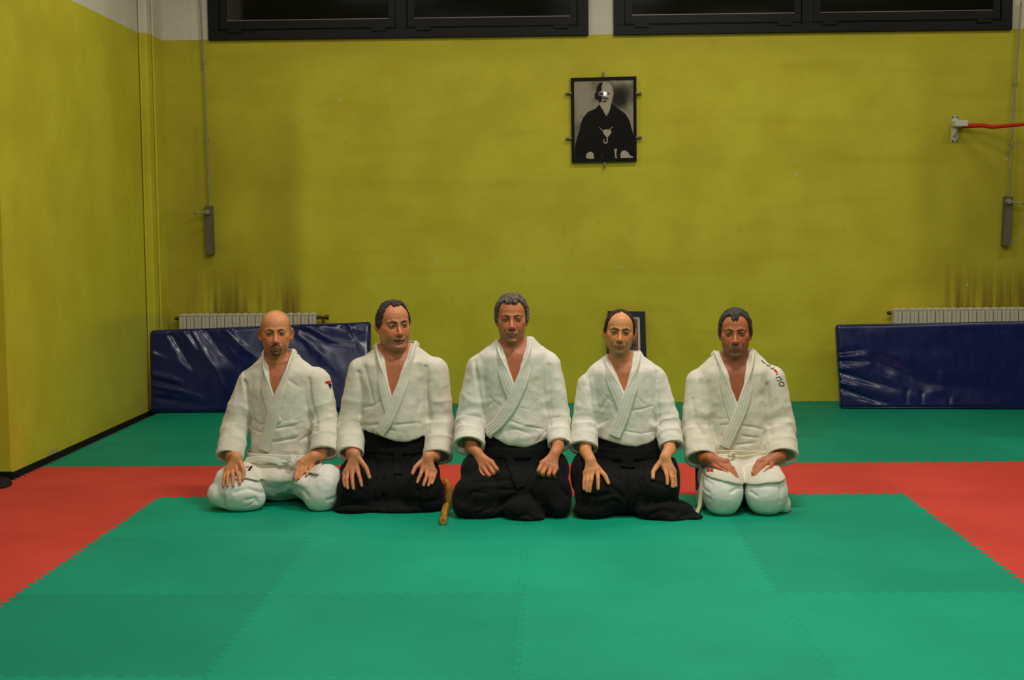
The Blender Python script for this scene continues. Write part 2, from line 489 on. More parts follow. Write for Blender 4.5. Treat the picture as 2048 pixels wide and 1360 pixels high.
radiator(rl[0], 18, onY(495, 628, yfr)[2], (rr[0] - rl[0]) / 18, 'off-white sectional radiator near the corner pilaster with a dark valve knob', (-1, 1))
rl2 = onY(1788, 630, yfr)
radiator(rl2[0], 24, onY(1900, 617, yfr)[2], (rr[0] - rl[0]) / 18 * 1.06, 'off-white sectional radiator below the red bar, cut off by the view', (-1,))

# ------------------------------------------------------------------ padded crash mats leaning on the radiators
k = NT('blue_vinyl', 0.26, 0.5)
p = k.obj(); n1 = k.noise(p, 3.0, 4); n2 = k.noise(k.scale(p, (1, 1, 0.25)), 26, 4)
col = k.mix(n1, srgb(13, 22, 74), srgb(18, 30, 90))
scuff = k.math('MULTIPLY', k.ramp(n2, 0.62, 0.74), k.ramp(n1, 0.45, 0.65))
k.color(k.mix(k.math('MULTIPLY', scuff, 0.25), col, srgb(120, 130, 170)))
k.put(k.b.inputs['Roughness'], k.math('ADD', 0.15, k.math('MULTIPLY', n2, 0.14)))
k.bump(k.noise(p, 30, 3), 0.04, 0.006)
M_VINYL = k.m
def vnoise(P, scale, seed=0):
    """smooth value noise, numpy, about -1..1"""
    Q = np.asarray(P, dtype=np.float64) * scale + seed * 17.13
    I = np.floor(Q).astype(np.int64); F = Q - I
    F = F * F * (3 - 2 * F)
    out = 0
    for dx in (0, 1):
        for dy in (0, 1):
            for dz in (0, 1):
                h = (I[..., 0] + dx) * 374761393 + (I[..., 1] + dy) * 668265263 + (I[..., 2] + dz) * 2147483647 + seed * 974711
                h = (h ^ (h >> 13)) * 1274126177
                h = ((h ^ (h >> 16)) & 0xFFFF) / 32767.5 - 1
                wx = F[..., 0] if dx else 1 - F[..., 0]
                wy = F[..., 1] if dy else 1 - F[..., 1]
                wz = F[..., 2] if dz else 1 - F[..., 2]
                out = out + h * wx * wy * wz
    return out
def pl_dist(S, T, pts):
    """distance to a polyline and how far along it the nearest point lies (0..1)"""
    d = np.full(S.shape, 9.0); al = np.zeros(S.shape); n = len(pts) - 1
    for i, ((a, b), (c, e)) in enumerate(zip(pts[:-1], pts[1:])):
        dx, dy = c - a, e - b
        t = np.clip(((S - a) * dx + (T - b) * dy) / (dx * dx + dy * dy + 1e-9), 0, 1)
        q = np.hypot(S - a - t * dx, T - b - t * dy)
        al = np.where(q < d, (i + t) / n, al); d = np.minimum(d, q)
    return d, al
def crash_mat(BL, BR, TL, TR, thick, folds, label, sag):
    """rounded slab between four front corners, with drag folds in its cover"""
    BL, BR, TL, TR = [np.array(q, float) for q in (BL, BR, TL, TR)]
    nrm = np.cross(BR - BL, TL - BL); nrm /= np.linalg.norm(nrm)
    if nrm[1] < 0: nrm = -nrm
    L = np.linalg.norm(BR - BL); Hh = np.linalg.norm(TL - BL); r = 0.03
    def lin(n, Lx):
        e = np.array([0, .25, .5, .75, 1]) * r
        return np.concatenate([e, np.linspace(r, Lx - r, n)[1:-1], Lx - e[::-1]])
    su, sv, sw = lin(150, L), lin(60, Hh), lin(8, thick)
    V, Fc = [], []
    n0 = 0
    def face(A, B, f):
        nonlocal n0
        a, b = np.meshgrid(A, B, indexing='ij')
        P = f(a, b).reshape(-1, 3)
        na, nb_ = len(A), len(B)
        for i in range(na - 1):
            for j in range(nb_ - 1):
                Fc.append((n0 + i * nb_ + j, n0 + (i + 1) * nb_ + j, n0 + (i + 1) * nb_ + j + 1, n0 + i * nb_ + j + 1))
        V.append(P); n0 += len(P)
    one = lambda a: np.ones_like(a)
    face(su, sv, lambda a, b: np.stack([a, 0 * a, b], -1)); face(su, sv, lambda a, b: np.stack([a, thick * one(a), b], -1))
    face(su, sw, lambda a, b: np.stack([a, b, 0 * a], -1)); face(su, sw, lambda a, b: np.stack([a, b, Hh * one(a)], -1))
    face(sv, sw, lambda a, b: np.stack([0 * a, b, a], -1)); face(sv, sw, lambda a, b: np.stack([L * one(a), b, a], -1))
    V = np.concatenate(V)
    lo, hi = np.array([r, r, r]), np.array([L - r, thick - r, Hh - r])
    q = np.clip(V, lo, hi); dlt = V - q; ln = np.linalg.norm(dlt, axis=1, keepdims=True)
    V = q + np.where(ln > 1e-9, dlt / np.maximum(ln, 1e-9) * r, 0)
    # folds on the front
    disp = np.zeros(len(V))
    front = np.clip(1 - V[:, 1] / 0.05, 0, 1)
    for pts, amp, wd in folds:
        dd, al = pl_dist(V[:, 0], V[:, 2], pts)
        wob = 1 + 0.35 * vnoise(np.stack([V[:, 0], V[:, 2], 0 * dd], -1), 14, 7)
        disp += 1.5 * amp * np.clip(1.15 - al, 0, 1) ** 1.2 * np.exp(-(dd / (wd * (0.7 + 0.8 * al) * wob)) ** 2)
    edge = np.minimum.reduce([V[:, 0], L - V[:, 0], V[:, 2], Hh - V[:, 2]])
    disp += sag * np.clip(edge / 0.2, 0, 1) + 0.0016 * vnoise(np.stack([V[:, 0], V[:, 2] * 1.6, 0 * disp], -1), 6, 3) * np.clip(edge / 0.05, 0, 1)
    V[:, 1] += disp * front
    V[:, 0] += 0.006 * vnoise(V, 6, 5) * (V[:, 0] < 0.04); V[:, 2] += 0.003 * vnoise(V, 5, 8)* (V[:, 2] > .04)
    fu, fv = V[:, :1] / L, V[:, 2:3] / Hh
    W = (1 - fu) * (1 - fv) * BL + fu * (1 - fv) * BR + (1 - fu) * fv * TL + fu * fv * TR + V[:, 1:2] * nrm
    m = MB(); m.v = [tuple(x) for x in W]; m.f = Fc
    me = bpy.data.meshes.new('crash_mat'); me.from_pydata(m.v, [], m.f)
    bm = bmesh.new(); bm.from_mesh(me); bmesh.ops.remove_doubles(bm, verts=bm.verts, dist=0.0008)
    bmesh.ops.recalc_face_normals(bm, faces=bm.faces); bm.to_mesh(me); bm.free()
    me.polygons.foreach_set('use_smooth', [True] * len(me.polygons)); me.materials.append(M_VINYL)
    base = W[:, 2].min()
    root = empty('crash_mat', tuple((BL + BR) / 2)); tag(root, label, 'crash mat', 'blue crash mats leaning on the radiators')
    o = link('cover', me, root)
    # piped seam along the front top and bottom edges
    sd = MB()
    for s_, t_ in (((0.02, 0.01), (L - 0.02, 0.01)), ((0.02, Hh - 0.012), (L - 0.02, Hh - 0.012))):
        pts = []
        for i in range(25):
            a = s_[0] + (t_[0] - s_[0]) * i / 24; b = s_[1]
            fu_, fv_ = a / L, b / Hh
            pts.append((1 - fu_) * (1 - fv_) * BL + fu_ * (1 - fv_) * BR + (1 - fu_) * fv_ * TL + fu_ * fv_ * TR + nrm * 0.012)
        sd.tube(pts, 0.006, 8)
    sd.build('piping', M_VINYL, root, smooth=True)
    return root
def mat_local(u, v, BL, BR, TL):
    """pixel -> (along, up) on the mat's front"""
    BL, BR, TL = map(np.array, (BL, BR, TL))
    ex = (BR - BL); L = np.linalg.norm(ex); ex = ex / L
    ez = (TL - BL); H_ = np.linalg.norm(ez); ez = ez / H_
    n = np.cross(ex, ez); d = ray(u, v); t = np.dot(BL - CAMP, n) / np.dot(d, n)
    q = CAMP + d * t - BL
    return (float(np.dot(q, ex)), float(np.dot(q, ez)))
bl, br_ = onZ(299, 826, 0.004), onZ(738, 822, 0.004)
tl = onY(300, 660, bl[1] + 0.06); tr = onY(741, 643, br_[1] + 0.26)
fl = []
for pts, amp, wd in (
        ([(361, 661), (391, 704), (439, 749)], -0.012, 0.030), ([(340, 672), (372, 722), (410, 760)], 0.012, 0.030),
        ([(443, 659), (472, 692), (515, 725)], -0.012, 0.028), ([(405, 662), (440, 708), (480, 745)], 0.010, 0.030),
        ([(293, 702), (353, 732)], -0.008, 0.02), ([(293, 746), (340, 758), (390, 782)], -0.010, 0.02), ([(289, 767), (360, 782), (441, 813)], -0.010, 0.02),
        ([(289, 756), (350, 772), (420, 795)], 0.009, 0.02), ([(380, 664), (420, 730), (450, 790)], -0.007, 0.02), ([(289, 792), (340, 800), (420, 818)], 0.007, 0.02),
        ([(600, 660), (660, 690), (735, 705)], -0.010, 0.035), ([(640, 655), (690, 672), (738, 680)], 0.008, 0.025), ([(590, 680), (640, 720), (690, 760)], -0.008, 0.04), ([(560, 655), (600, 690), (640, 730)], 0.008, 0.03),
        ([(690, 660), (715, 700), (735, 740)], -0.006, 0.03)):
    fl.append(([mat_local(u, v, bl, br_, tl) for u, v in pts], amp, wd))
crash_mat(bl, br_, tl, tr, 0.11, fl, 'blue vinyl crash mat with shiny diagonal creases, leaning on the radiator by the corner', -0.006)
bl, br_ = onZ(1681, 817, 0.004), onZ(2165, 819, 0.004)
tl = onY(1672, 648, bl[1] + 0.115); tr = onY(2160, 639, br_[1] + 0.115)
fl = []
for pts, amp, wd in (([(1675, 706), (1730, 698)], 0.010, 0.018), ([(1675, 722), (1750, 720)], 0.010, 0.015), ([(1676, 714), (1730, 709)], -0.009, 0.015),
                     ([(1678, 742), (1740, 760), (1800, 775)], 0.012, 0.02), ([(1676, 736), (1705, 739)], -0.014, 0.014), ([(1679, 775), (1740, 795), (1790, 808)], 0.014, 0.02), ([(1679, 765), (1740, 780)], -0.009, 0.02),
                     ([(1760, 720), (1850, 760), (2048, 775)], 0.010, 0.06), ([(2010, 655), (2048, 680)], 0.006, 0.02), ([(1815, 775), (1812, 812)], 0.004, 0.012), ([(1845, 780), (1842, 812)], 0.004, 0.012), ([(1900, 785), (1898, 812)], 0.004, 0.012)):
    fl.append(([mat_local(u, v, bl, br_, tl) for u, v in pts], amp, wd))
crash_mat(bl, br_, tl, tr, 0.11, fl, 'blue vinyl crash mat leaning on the radiator below the red bar', 0.004)

# ------------------------------------------------------------------ pictures
M_BLACKF = plain('black_lacquer', srgb(14, 13, 14), 0.5, 0.15)
def glass_material(name):
    m = bpy.data.materials.new(name); m.use_nodes = True
    t = m.node_tree; t.nodes.clear()
    out = t.nodes.new('ShaderNodeOutputMaterial'); mx = t.nodes.new('ShaderNodeMixShader')
    tr_ = t.nodes.new('ShaderNodeBsdfTransparent'); gl = t.nodes.new('ShaderNodeBsdfGlossy'); fr = t.nodes.new('ShaderNodeFresnel')
    gl.inputs['Roughness'].default_value = 0.015
    fr.inputs['IOR'].default_value = 1.5
    t.links.new(fr.outputs[0], mx.inputs[0]); t.links.new(tr_.outputs[0], mx.inputs[1]); t.links.new(gl.outputs[0], mx.inputs[2])
    t.links.new(mx.outputs[0], out.inputs[0])
    return m
M_PGLASS = glass_material('picture_glass')
def tone(name, v, var=0.2):
    return plain(name, srgb(v, v * 0.97, v * 0.88), 0.7, 0.2, var=var, scale=7)
def portrait():
    Yf = WY - 0.035
    cq = lambda x, y: (1100 + x * 0.16176, 130 + y * 0.16176)
    def P(x, y, dy=0.0):
        u, v = cq(x, y); return onY(u, v, Yf - dy)
    root = empty('framed_portrait', tuple(P(670, 690))); tag(root, 'black framed monochrome portrait of a bearded man in dark robe', 'picture')
    O = [(258, 160), (1068, 140), (1072, 1190), (270, 1207)]; I = [(297, 200), (1033, 180), (1033, 1150), (305, 1165)]
    f = MB()
    for i in range(4):
        j = (i + 1) % 4
        a, b, c, d = P(*O[i]), P(*O[j]), P(*I[j]), P(*I[i])
        y = np.array([0, 0.03, 0]); yb = np.array([0, 0.012, 0])
        f.add([a, b, c, d, a + y, b + y, c + y, d + y], [(0, 1, 2, 3), (4, 7, 6, 5), (0, 4, 5, 1), (1, 5, 6, 2), (2, 6, 7, 3), (3, 7, 4, 0)])
    f.build('frame', M_BLACKF, root)
    def flat(name, poly, mat, lvl, parent=None):
        pts = [P(x, y, -0.012 + lvl * 0.0004) for x, y in poly]
        me = bpy.data.meshes.new(name); me.from_pydata([tuple(q) for q in pts], [], [tuple(range(len(pts)))])
        me.materials.append(mat)
        bm = bmesh.new(); bm.from_mesh(me)
        bmesh.ops.triangulate(bm, faces=bm.faces)
        for fc in bm.faces:
            if fc.normal.y > 0: fc.normal_flip()
        bm.to_mesh(me); bm.free()
        return link(name, me, parent or root)
    k_ = NT('photo_backdrop', 0.7, 0.2)
    nn = k_.noise(k_.pos(), 5.5, 3)
    cs = P(850, 400); ds = k_.n('ShaderNodeVectorMath', operation='DISTANCE'); k_.link(k_.pos(), ds.inputs[0]); ds.inputs[1].default_value = tuple(cs)
    bgc = k_.mix(k_.ramp(nn, 0.30, 0.60), srgb(158, 152, 132), srgb(218, 213, 190))
    k_.color(k_.mix(k_.ramp(k_.math('ADD', ds.outputs['Value'], k_.math('MULTIPLY', nn, 0.05)), 0.06, 0.16), srgb(70, 68, 60), bgc))
    pr = flat('print', I, k_.m, 0)
    dark, mid, lite, shade, soft = tone('ink_dark', 34), tone('ink_mid', 92), tone('ink_light', 236, 0.06), tone('ink_shadow', 46), tone('ink_grey', 70)
    el = lambda cx, cy, rx, ry, n=28, a0=0, a1=360: [(cx + rx * math.cos(math.radians(a0 + (a1 - a0) * i / n)), cy + ry * math.sin(math.radians(a0 + (a1 - a0) * i / n))) for i in range(n)]
    flat('robe', [(610, 490), (560, 540), (470, 580), (412, 650), (385, 710), (362, 820), (332, 905), (306, 1020), (306, 1164), (1032, 1150), (1032, 865), (1005, 770), (985, 690), (930, 600), (850, 545), (775, 490), (740, 480), (700, 620), (650, 500)], dark, 2, pr)
    flat('ear', el(572, 385, 22, 48), shade, 3, pr)
    flat('head', [(570, 330), (580, 270), (610, 230), (660, 208), (715, 212), (760, 250), (782, 310), (786, 360), (772, 420), (755, 480), (735, 520), (690, 560), (640, 540), (610, 480), (590, 430), (572, 390)], lite, 4, pr)
    flat('face_shadow', [(570, 330), (580, 270), (610, 230), (655, 212), (640, 260), (636, 320), (604, 335), (598, 375), (640, 385), (652, 405), (640, 440), (615, 478), (590, 432), (571, 390)], shade, 5, pr)
    flat('eye_shadow', el(640, 358, 34, 16), shade, 5, pr)
    flat('eye_shadow', el(712, 352, 30, 13), mid, 5, pr)
    flat('nose_shadow', [(662, 385), (690, 402), (722, 412), (728, 425), (690, 428), (655, 420)], mid, 5, pr)
    flat('mouth', [(640, 452), (680, 438), (712, 445), (700, 456), (660, 462)], shade, 6, pr)
    flat('beard', [(622, 470), (660, 462), (700, 458), (745, 470), (752, 510), (735, 570), (715, 605), (698, 634), (675, 600), (655, 560), (640, 520)], lite, 5, pr)
    flat('knot_cord', [(600, 765), (612, 768), (655, 808), (648, 815)], lite, 3, pr)
    flat('knot_cord', [(778, 763), (768, 762), (725, 800), (735, 808)], lite, 3, pr)
    flat('knot', [(650, 808), (690, 795), (740, 798), (760, 815), (755, 845), (725, 880), (708, 905), (688, 880), (660, 845)], lite, 3, pr)
    flat('tassel', [(660, 915), (672, 912), (670, 945), (685, 962), (700, 950), (700, 905), (716, 905), (712, 960), (688, 978), (662, 962)], lite, 3, pr)
    flat('hand', [(445, 1150), (448, 1105), (475, 1078), (510, 1072), (540, 1095), (545, 1157), (500, 1160)], lite, 3, pr)
    flat('hand', [(872, 1150), (870, 1100), (890, 1062), (930, 1056), (965, 1080), (985, 1115), (1030, 1135), (1030, 1148)], lite, 3, pr)
    flat('sleeve_edge', [(792, 1040), (830, 1035), (818, 1095), (830, 1152), (808, 1153), (800, 1090)], lite, 3, pr)
    flat('fold', [(635, 1100), (645, 1098), (650, 1152), (638, 1152)], mid, 3, pr)
    gp = [P(x, y, -0.0045) for x, y in I]
    me = bpy.data.meshes.new('glass'); me.from_pydata([tuple(q) for q in gp], [], [(0, 3, 2, 1)]); me.materials.append(M_PGLASS)
    link('glass', me, root)
    for (x, y, dx, dy) in ((232, 346, 1, 0), (235, 905, 1, 0), (1098, 346, 1, 0), (1100, 890, 1, 0), (662, 115, 0, 1), (676, 1232, 0, 1)):
        a, b = P(x - 38 * dx, y - 34 * dy, 0.006), P(x + 38 * dx, y + 34 * dy, 0.006)
        lo = np.minimum(a, b) - np.array([0.007 if dy else 0, 0, 0.007 if dx else 0]); hi = np.maximum(a, b) + np.array([0.007 if dy else 0, 0.04, 0.007 if dx else 0])
        MB().box(tuple(lo), tuple(hi)).build('mirror_clip', M_SILV, root, bevel=0.002)
portrait()

def leaning_frame():
    yb, yt = WY - 0.13, WY - 0.045
    bl_, br2 = onY(1213, 806, yb), onY(1295, 806, yb)
    t0, t1 = onY(1215, 622, yt), onY(1290, 623, yt)
    bl_[2] = br2[2] = 0.001
    root = empty('framed_picture', tuple((bl_ + br2) / 2)); tag(root, 'dark framed picture with white mount leaning on wall behind kneeling man', 'picture')
    n = np.cross(br2 - bl_, t0 - bl_); n /= np.linalg.norm(n)
    if n[1] > 0: n = -n
    def Q(a, b, d=0.0):
        return (1 - a) * (1 - b) * bl_ + a * (1 - b) * br2 + (1 - a) * b * t0 + a * b * t1 + n * d
    def slab_(lo, hi, d0, d1, name, mat, parent=root):
        c = [(lo[0], lo[1]), (hi[0], lo[1]), (hi[0], hi[1]), (lo[0], hi[1])]
        return MB().add([Q(a, b, d0) for a, b in c] + [Q(a, b, d1) for a, b in c], [(0, 3, 2, 1), (4, 5, 6, 7), (0, 1, 5, 4), (1, 2, 6, 5), (2, 3, 7, 6), (3, 0, 4, 7)]).build(name, mat, parent)
    navy = plain('dark_navy_lacquer', srgb(26, 27, 36), 0.4, 0.4)
    fw, fh = 0.145, 0.055
    for nm, lo, hi in (('frame_rail', (0, 0), (1, fh)), ('frame_rail', (0, 1 - fh), (1, 1)), ('frame_stile', (0, fh), (fw, 1 - fh)), ('frame_stile', (1 - fw, fh), (1, 1 - fh))):
        slab_(lo, hi, -0.004, 0.018, nm, navy)
    slab_((fw, fh), (1 - fw, 1 - fh), 0.0, 0.003, 'mount', plain('white_mount', srgb(214, 210, 200), 0.7, 0.2, var=0.03))
    a, b = fw + 0.055, fh + 0.028
    slab_((a, b), (1 - a, 1 - b), 0.003, 0.0045, 'print_border', plain('rust_border', srgb(150, 84, 58), 0.6, 0.2))
    kk = NT('dim_print', 0.5, 0.3)
    nz = kk.noise(kk.pos(), 14, 3)
    kk.color(kk.mix(kk.ramp(nz, 0.35, 0.7), srgb(40, 34, 34), srgb(112, 92, 84)))
    slab_((a + 0.055, b + 0.018), (1 - a - 0.06, 1 - b - 0.018), 0.0045, 0.0055, 'print', kk.m)
leaning_frame()

# ------------------------------------------------------------------ wooden practice sword and the small dark lump by the corner
k = NT('oiled_oak', 0.42, 0.4)
p = k.obj(); g = k.noise(k.scale(p, (30, 2.2, 30)), 3.0, 4)
k.color(k.mix(k.ramp(g, 0.3, 0.7), srgb(150, 92, 24), srgb(204, 146, 52)))
M_OAK = k.m
pts = []
path = [(886.0, 1043), (890, 1024), (894.5, 1004), (897.5, 986), (897.5, 974), (894.5, 966), (890, 961)]
cl = np.array([onZ(u, v, 0.018) for u, v in path])
root = empty('wooden_sword', tuple(cl[0])); tag(root, 'curved brown wooden practice sword lying on the mats between two kneeling men', 'wooden sword')
seg = np.concatenate([[0], np.cumsum(np.linalg.norm(np.diff(cl, axis=0), axis=1))])
ss = np.linspace(0, seg[-1], 34)
fitx = np.polyfit(seg, cl[:, 0], 3); fity = np.polyfit(seg, cl[:, 1], 3)
sp = [np.array([np.polyval(fitx, t), np.polyval(fity, t), 0.0185]) for t in ss]
MB().tube([sp[0] + np.array([0, -0.003, 0])] + sp[:12], [0.0160] + [0.0185] * 12, 16).build('grip', M_OAK, root, smooth=True)
MB().tube(sp[11:], [0.0183 - 0.004 * i / 22 for i in range(23)], 14).build('blade', M_OAK, root, smooth=True)
q = onZ(6, 972, 0.0)
lump = bpy.data.meshes.new('dark_lump'); bm = bmesh.new()
bmesh.ops.create_uvsphere(bm, u_segments=20, v_segments=12, radius=1)
for v_ in bm.verts:
    c = v_.co.copy(); nz = float(vnoise(np.array([c.x, c.y, c.z]), 2.2, 4))
    v_.co = Vector((q[0] - 0.03 + c.x * 0.075 * (1 + .2 * nz), q[1] + c.y * 0.10 * (1 + .2 * nz), -0.03 + max(0, (c.z + 0.6)) * 0.042 * (1 + .25 * nz)))
bm.to_mesh(lump); bm.free(); lump.polygons.foreach_set('use_smooth', [True] * len(lump.polygons)); lump.materials.append(M_BLACK)
tag(link('dark_bundle', lump), 'small black bundle lying on the floor at the foot of the wall corner', 'bundle')

# ------------------------------------------------------------------ ceiling lamps of the hall
M_DIFF = bpy.data.materials.new('lamp_diffuser'); M_DIFF.use_nodes = True
_b = M_DIFF.node_tree.nodes['Principled BSDF']; _b.inputs['Emission Color'].default_value = (*LIGHT_COL, 1); _b.inputs['Emission Strength'].default_value = 2.0
for (x, y, wts) in LAMPS:
    root = empty('ceiling_lamp', (x, y, CEIL)); tag(root, 'long white fluorescent lamp hung under the ceiling', 'lamp', 'fluorescent ceiling lamps')
    MB().box((x - 0.62, y - 0.15, LAMP_Z + 0.02), (x + 0.62, y + 0.15, LAMP_Z + 0.10)).build('housing', M_WMET, root, bevel=0.006)
    MB().box((x - 0.60, y - 0.13, LAMP_Z), (x + 0.60, y + 0.13, LAMP_Z + 0.02)).build('diffuser', M_DIFF, root)
    for sx in (-0.5, 0.5):
        MB().tube([(x + sx, y, LAMP_Z + 0.10), (x + sx, y, CEIL)], 0.006, 6).build('hanger', M_BOX, root)
    ld = bpy.data.lights.new('lamp_light', 'AREA'); ld.shape = 'RECTANGLE'; ld.size = 1.2; ld.size_y = 0.28; ld.energy = wts; ld.color = LIGHT_COL
    lo = bpy.data.objects.new('lamp_light', ld); COL.objects.link(lo); lo.parent = root
    lo.location = (0, 0, LAMP_Z - 0.01 - CEIL)

# a small bare lamp far behind the viewer: it glints in the glass of the portrait
root = empty('bulkhead_lamp', (3.42, -12.48, CEIL)); tag(root, 'small round bulkhead lamp under the ceiling at the far end', 'lamp')
M_BULB = bpy.data.materials.new('bulb_glow'); M_BULB.use_nodes = True
_b = M_BULB.node_tree.nodes['Principled BSDF']; _b.inputs['Emission Color'].default_value = (1, 0.97, 0.9, 1); _b.inputs['Emission Strength'].default_value = 220
bm = bmesh.new(); bmesh.ops.create_uvsphere(bm, u_segments=16, v_segments=10, radius=0.036)
me = bpy.data.meshes.new('bulb'); bm.to_mesh(me); bm.free(); me.materials.append(M_BULB)
ob = link('bulb', me, root); ob.matrix_parent_inverse = Matrix.Identity(4); ob.location = (0, 0, 4.45 - CEIL)
MB().tube([(3.42, -12.48, 4.50), (3.42, -12.48, CEIL)], 0.03, 12).build('holder', M_WMET, root, smooth=True)

# ------------------------------------------------------------------ signed-distance modelling (numpy)
F4 = np.float32
def V3(*a):
    return np.array(a if len(a) > 1 else a[0], dtype=F4)
def capsule(a, b, ra, rb=None):
    a, b = V3(a), V3(b); rb = ra if rb is None else rb
    ab = b - a; l2 = float(ab @ ab) + 1e-12
    def fn(P):
        q = P - a
        t = np.clip((q @ ab) / l2, 0, 1)
        return np.sqrt(((q - t[..., None] * ab) ** 2).sum(-1)) - (ra + (rb - ra) * t)
    return fn
def chain(pts, rs):
    fs = [capsule(pts[i], pts[i + 1], rs[i], rs[i + 1]) for i in range(len(pts) - 1)]
    def fn(P):
        d = fs[0](P)
        for f in fs[1:]:
            d = np.minimum(d, f(P))
        return d
    return fn
def ell(c, r, R=None):
    c, r = V3(c), V3(r)
    def fn(P):
        q = P - c
        if R is not None:
            q = q @ R
        k0 = np.sqrt(((q / r) ** 2).sum(-1)); k1 = np.sqrt(((q / (r * r)) ** 2).sum(-1))
        return k0 * (k0 - 1) / np.maximum(k1, 1e-6)
    return fn
def framed(fn, fr):
    R, o, s = fr
    R = R.astype(F4); o = V3(o)
    return lambda P: fn(((P - o) @ R) / F4(s)) * F4(s)
def loft(rows, inset=0.0):
    """rows: (z, cx, cy, rx, ry), any order; stack of ellipses"""
    rows = sorted(rows); A = np.array(rows, float)
    zz = np.linspace(A[0, 0], A[-1, 0], 60)
    T = [np.interp(zz, A[:, 0], A[:, i]) for i in range(1, 5)]
    ker = np.array([1, 2, 3, 2, 1]) / 9.0
    T = [np.convolve(np.pad(t, 2, mode='edge'), ker, 'valid') for t in T]
    z0, z1 = A[0, 0], A[-1, 0]
    def fn(P):
        z = P[..., 2]
        cx, cy, rx, ry = [np.interp(z, zz, t).astype(F4) for t in T]
        rx = rx - inset; ry = ry - inset
        qx, qy = (P[..., 0] - cx) / rx, (P[..., 1] - cy) / ry
        k0 = np.sqrt(qx * qx + qy * qy); k1 = np.sqrt((qx / rx) ** 2 + (qy / ry) ** 2)
        d = k0 * (k0 - 1) / np.maximum(k1, 1e-5)
        return np.maximum(d, np.maximum(z0 - z, z - z1))
    return fn
def halfspace(p, n):
    p, n = V3(p), V3(n); n = n / np.linalg.norm(n)
    return lambda P: (P - p) @ n
def polyprism(poly, y0, y1):
    """polygon in x-z, from y0 to y1"""
    poly = np.array(poly, float)
    def fn(P):
        x, z = P[..., 0], P[..., 2]
        d = np.full(x.shape, 1e9); sgn = np.ones(x.shape)
        n = len(poly)
        for i in range(n):
            a, b = poly[i], poly[i - 1]
            ex, ez = b[0] - a[0], b[1] - a[1]
            wx, wz = x - a[0], z - a[1]
            t = np.clip((wx * ex + wz * ez) / (ex * ex + ez * ez + 1e-12), 0, 1)
            d = np.minimum(d, (wx - ex * t) ** 2 + (wz - ez * t) ** 2)
            c1, c2, c3 = z >= a[1], z < b[1], ex * wz > ez * wx
            flip = (c1 & c2 & c3) | (~c1 & ~c2 & ~c3)
            sgn = np.where(flip, -sgn, sgn)
        d = (sgn * np.sqrt(d)).astype(F4)
        return np.maximum(d, np.maximum(y0 - P[..., 1], P[..., 1] - y1))
    return fn
def smin(a, b, k):
    if k <= 0:
        return np.minimum(a, b)
    h = np.maximum(k - np.abs(a - b), 0) / k
    return np.minimum(a, b) - h * h * k * 0.25
def run(prog, P, C=None, rad=None):
    """evaluate ops on P (nb, m, 3); C, rad are block centres and radii used to skip far shapes"""
    D = np.full(P.shape[:-1], 0.6, dtype=F4)
    for kind, fn, k in prog:
        if C is None:
            sel = slice(None); d = fn(P)
        else:
            dc = fn(C)
            if kind == 'u': m = dc < rad + abs(k) + 0.02
            elif kind == 's': m = dc < rad + k + 0.01
            elif kind == 'i': m = dc > -(rad + k + 0.01)
            elif kind == 'c': m = dc < rad + 2.6 * k[1]
            else: m = np.ones(len(C), bool)
            sel = np.nonzero(m)[0]
            if len(sel) == 0:
                continue
            d = fn(P[sel])
        c = D[sel]
        if kind == 'u': c = smin(c, d, k)
        elif kind == 's': c = -smin(-c, d, k)
        elif kind == 'i': c = -smin(-c, -d, k)
        elif kind == 'c': c = c + k[0] * np.exp(-(np.maximum(d, 0) / k[1]) ** 2)
        elif kind == 'f': c = c + d
        D[sel] = c
    return D.astype(F4)
def sdf_at(prog, P):
    P = np.asarray(P, dtype=F4)
    return run(prog, P.reshape(1, -1, 3)).reshape(P.shape[:-1])
def grad_at(prog, P, e=0.004):
    P = np.asarray(P, dtype=F4); g = np.zeros_like(P)
    for i in range(3):
        d = np.zeros(3, F4); d[i] = e
        g[..., i] = sdf_at(prog, P + d) - sdf_at(prog, P - d)
    return g / np.maximum(np.linalg.norm(g, axis=-1, keepdims=True), 1e-6)
def march(prog, u, v, off=0.0, t0=5.6, t1=7.9):
    d = ray(u, v); ts = np.linspace(t0, t1, 700)
    P = CAMP + d * ts[:, None]
    D = sdf_at(prog, P) - off
    i = np.nonzero(D < 0)[0]
    if len(i) == 0:
        return None
    j = i[0]
    if j == 0: return P[0]
    f = D[j - 1] / (D[j - 1] - D[j])
    return P[j - 1] + (P[j] - P[j - 1]) * f
def axis_pts(segs):
    """segs: [(start, end, step), ...] -> non-uniform sample positions"""
    out = []
    for a, b, h in segs:
        n = max(1, int(round((b - a) / h)))
        out += list(a + (b - a) * np.arange(n) / n)
    out.append(segs[-1][1])
    return np.array(out)
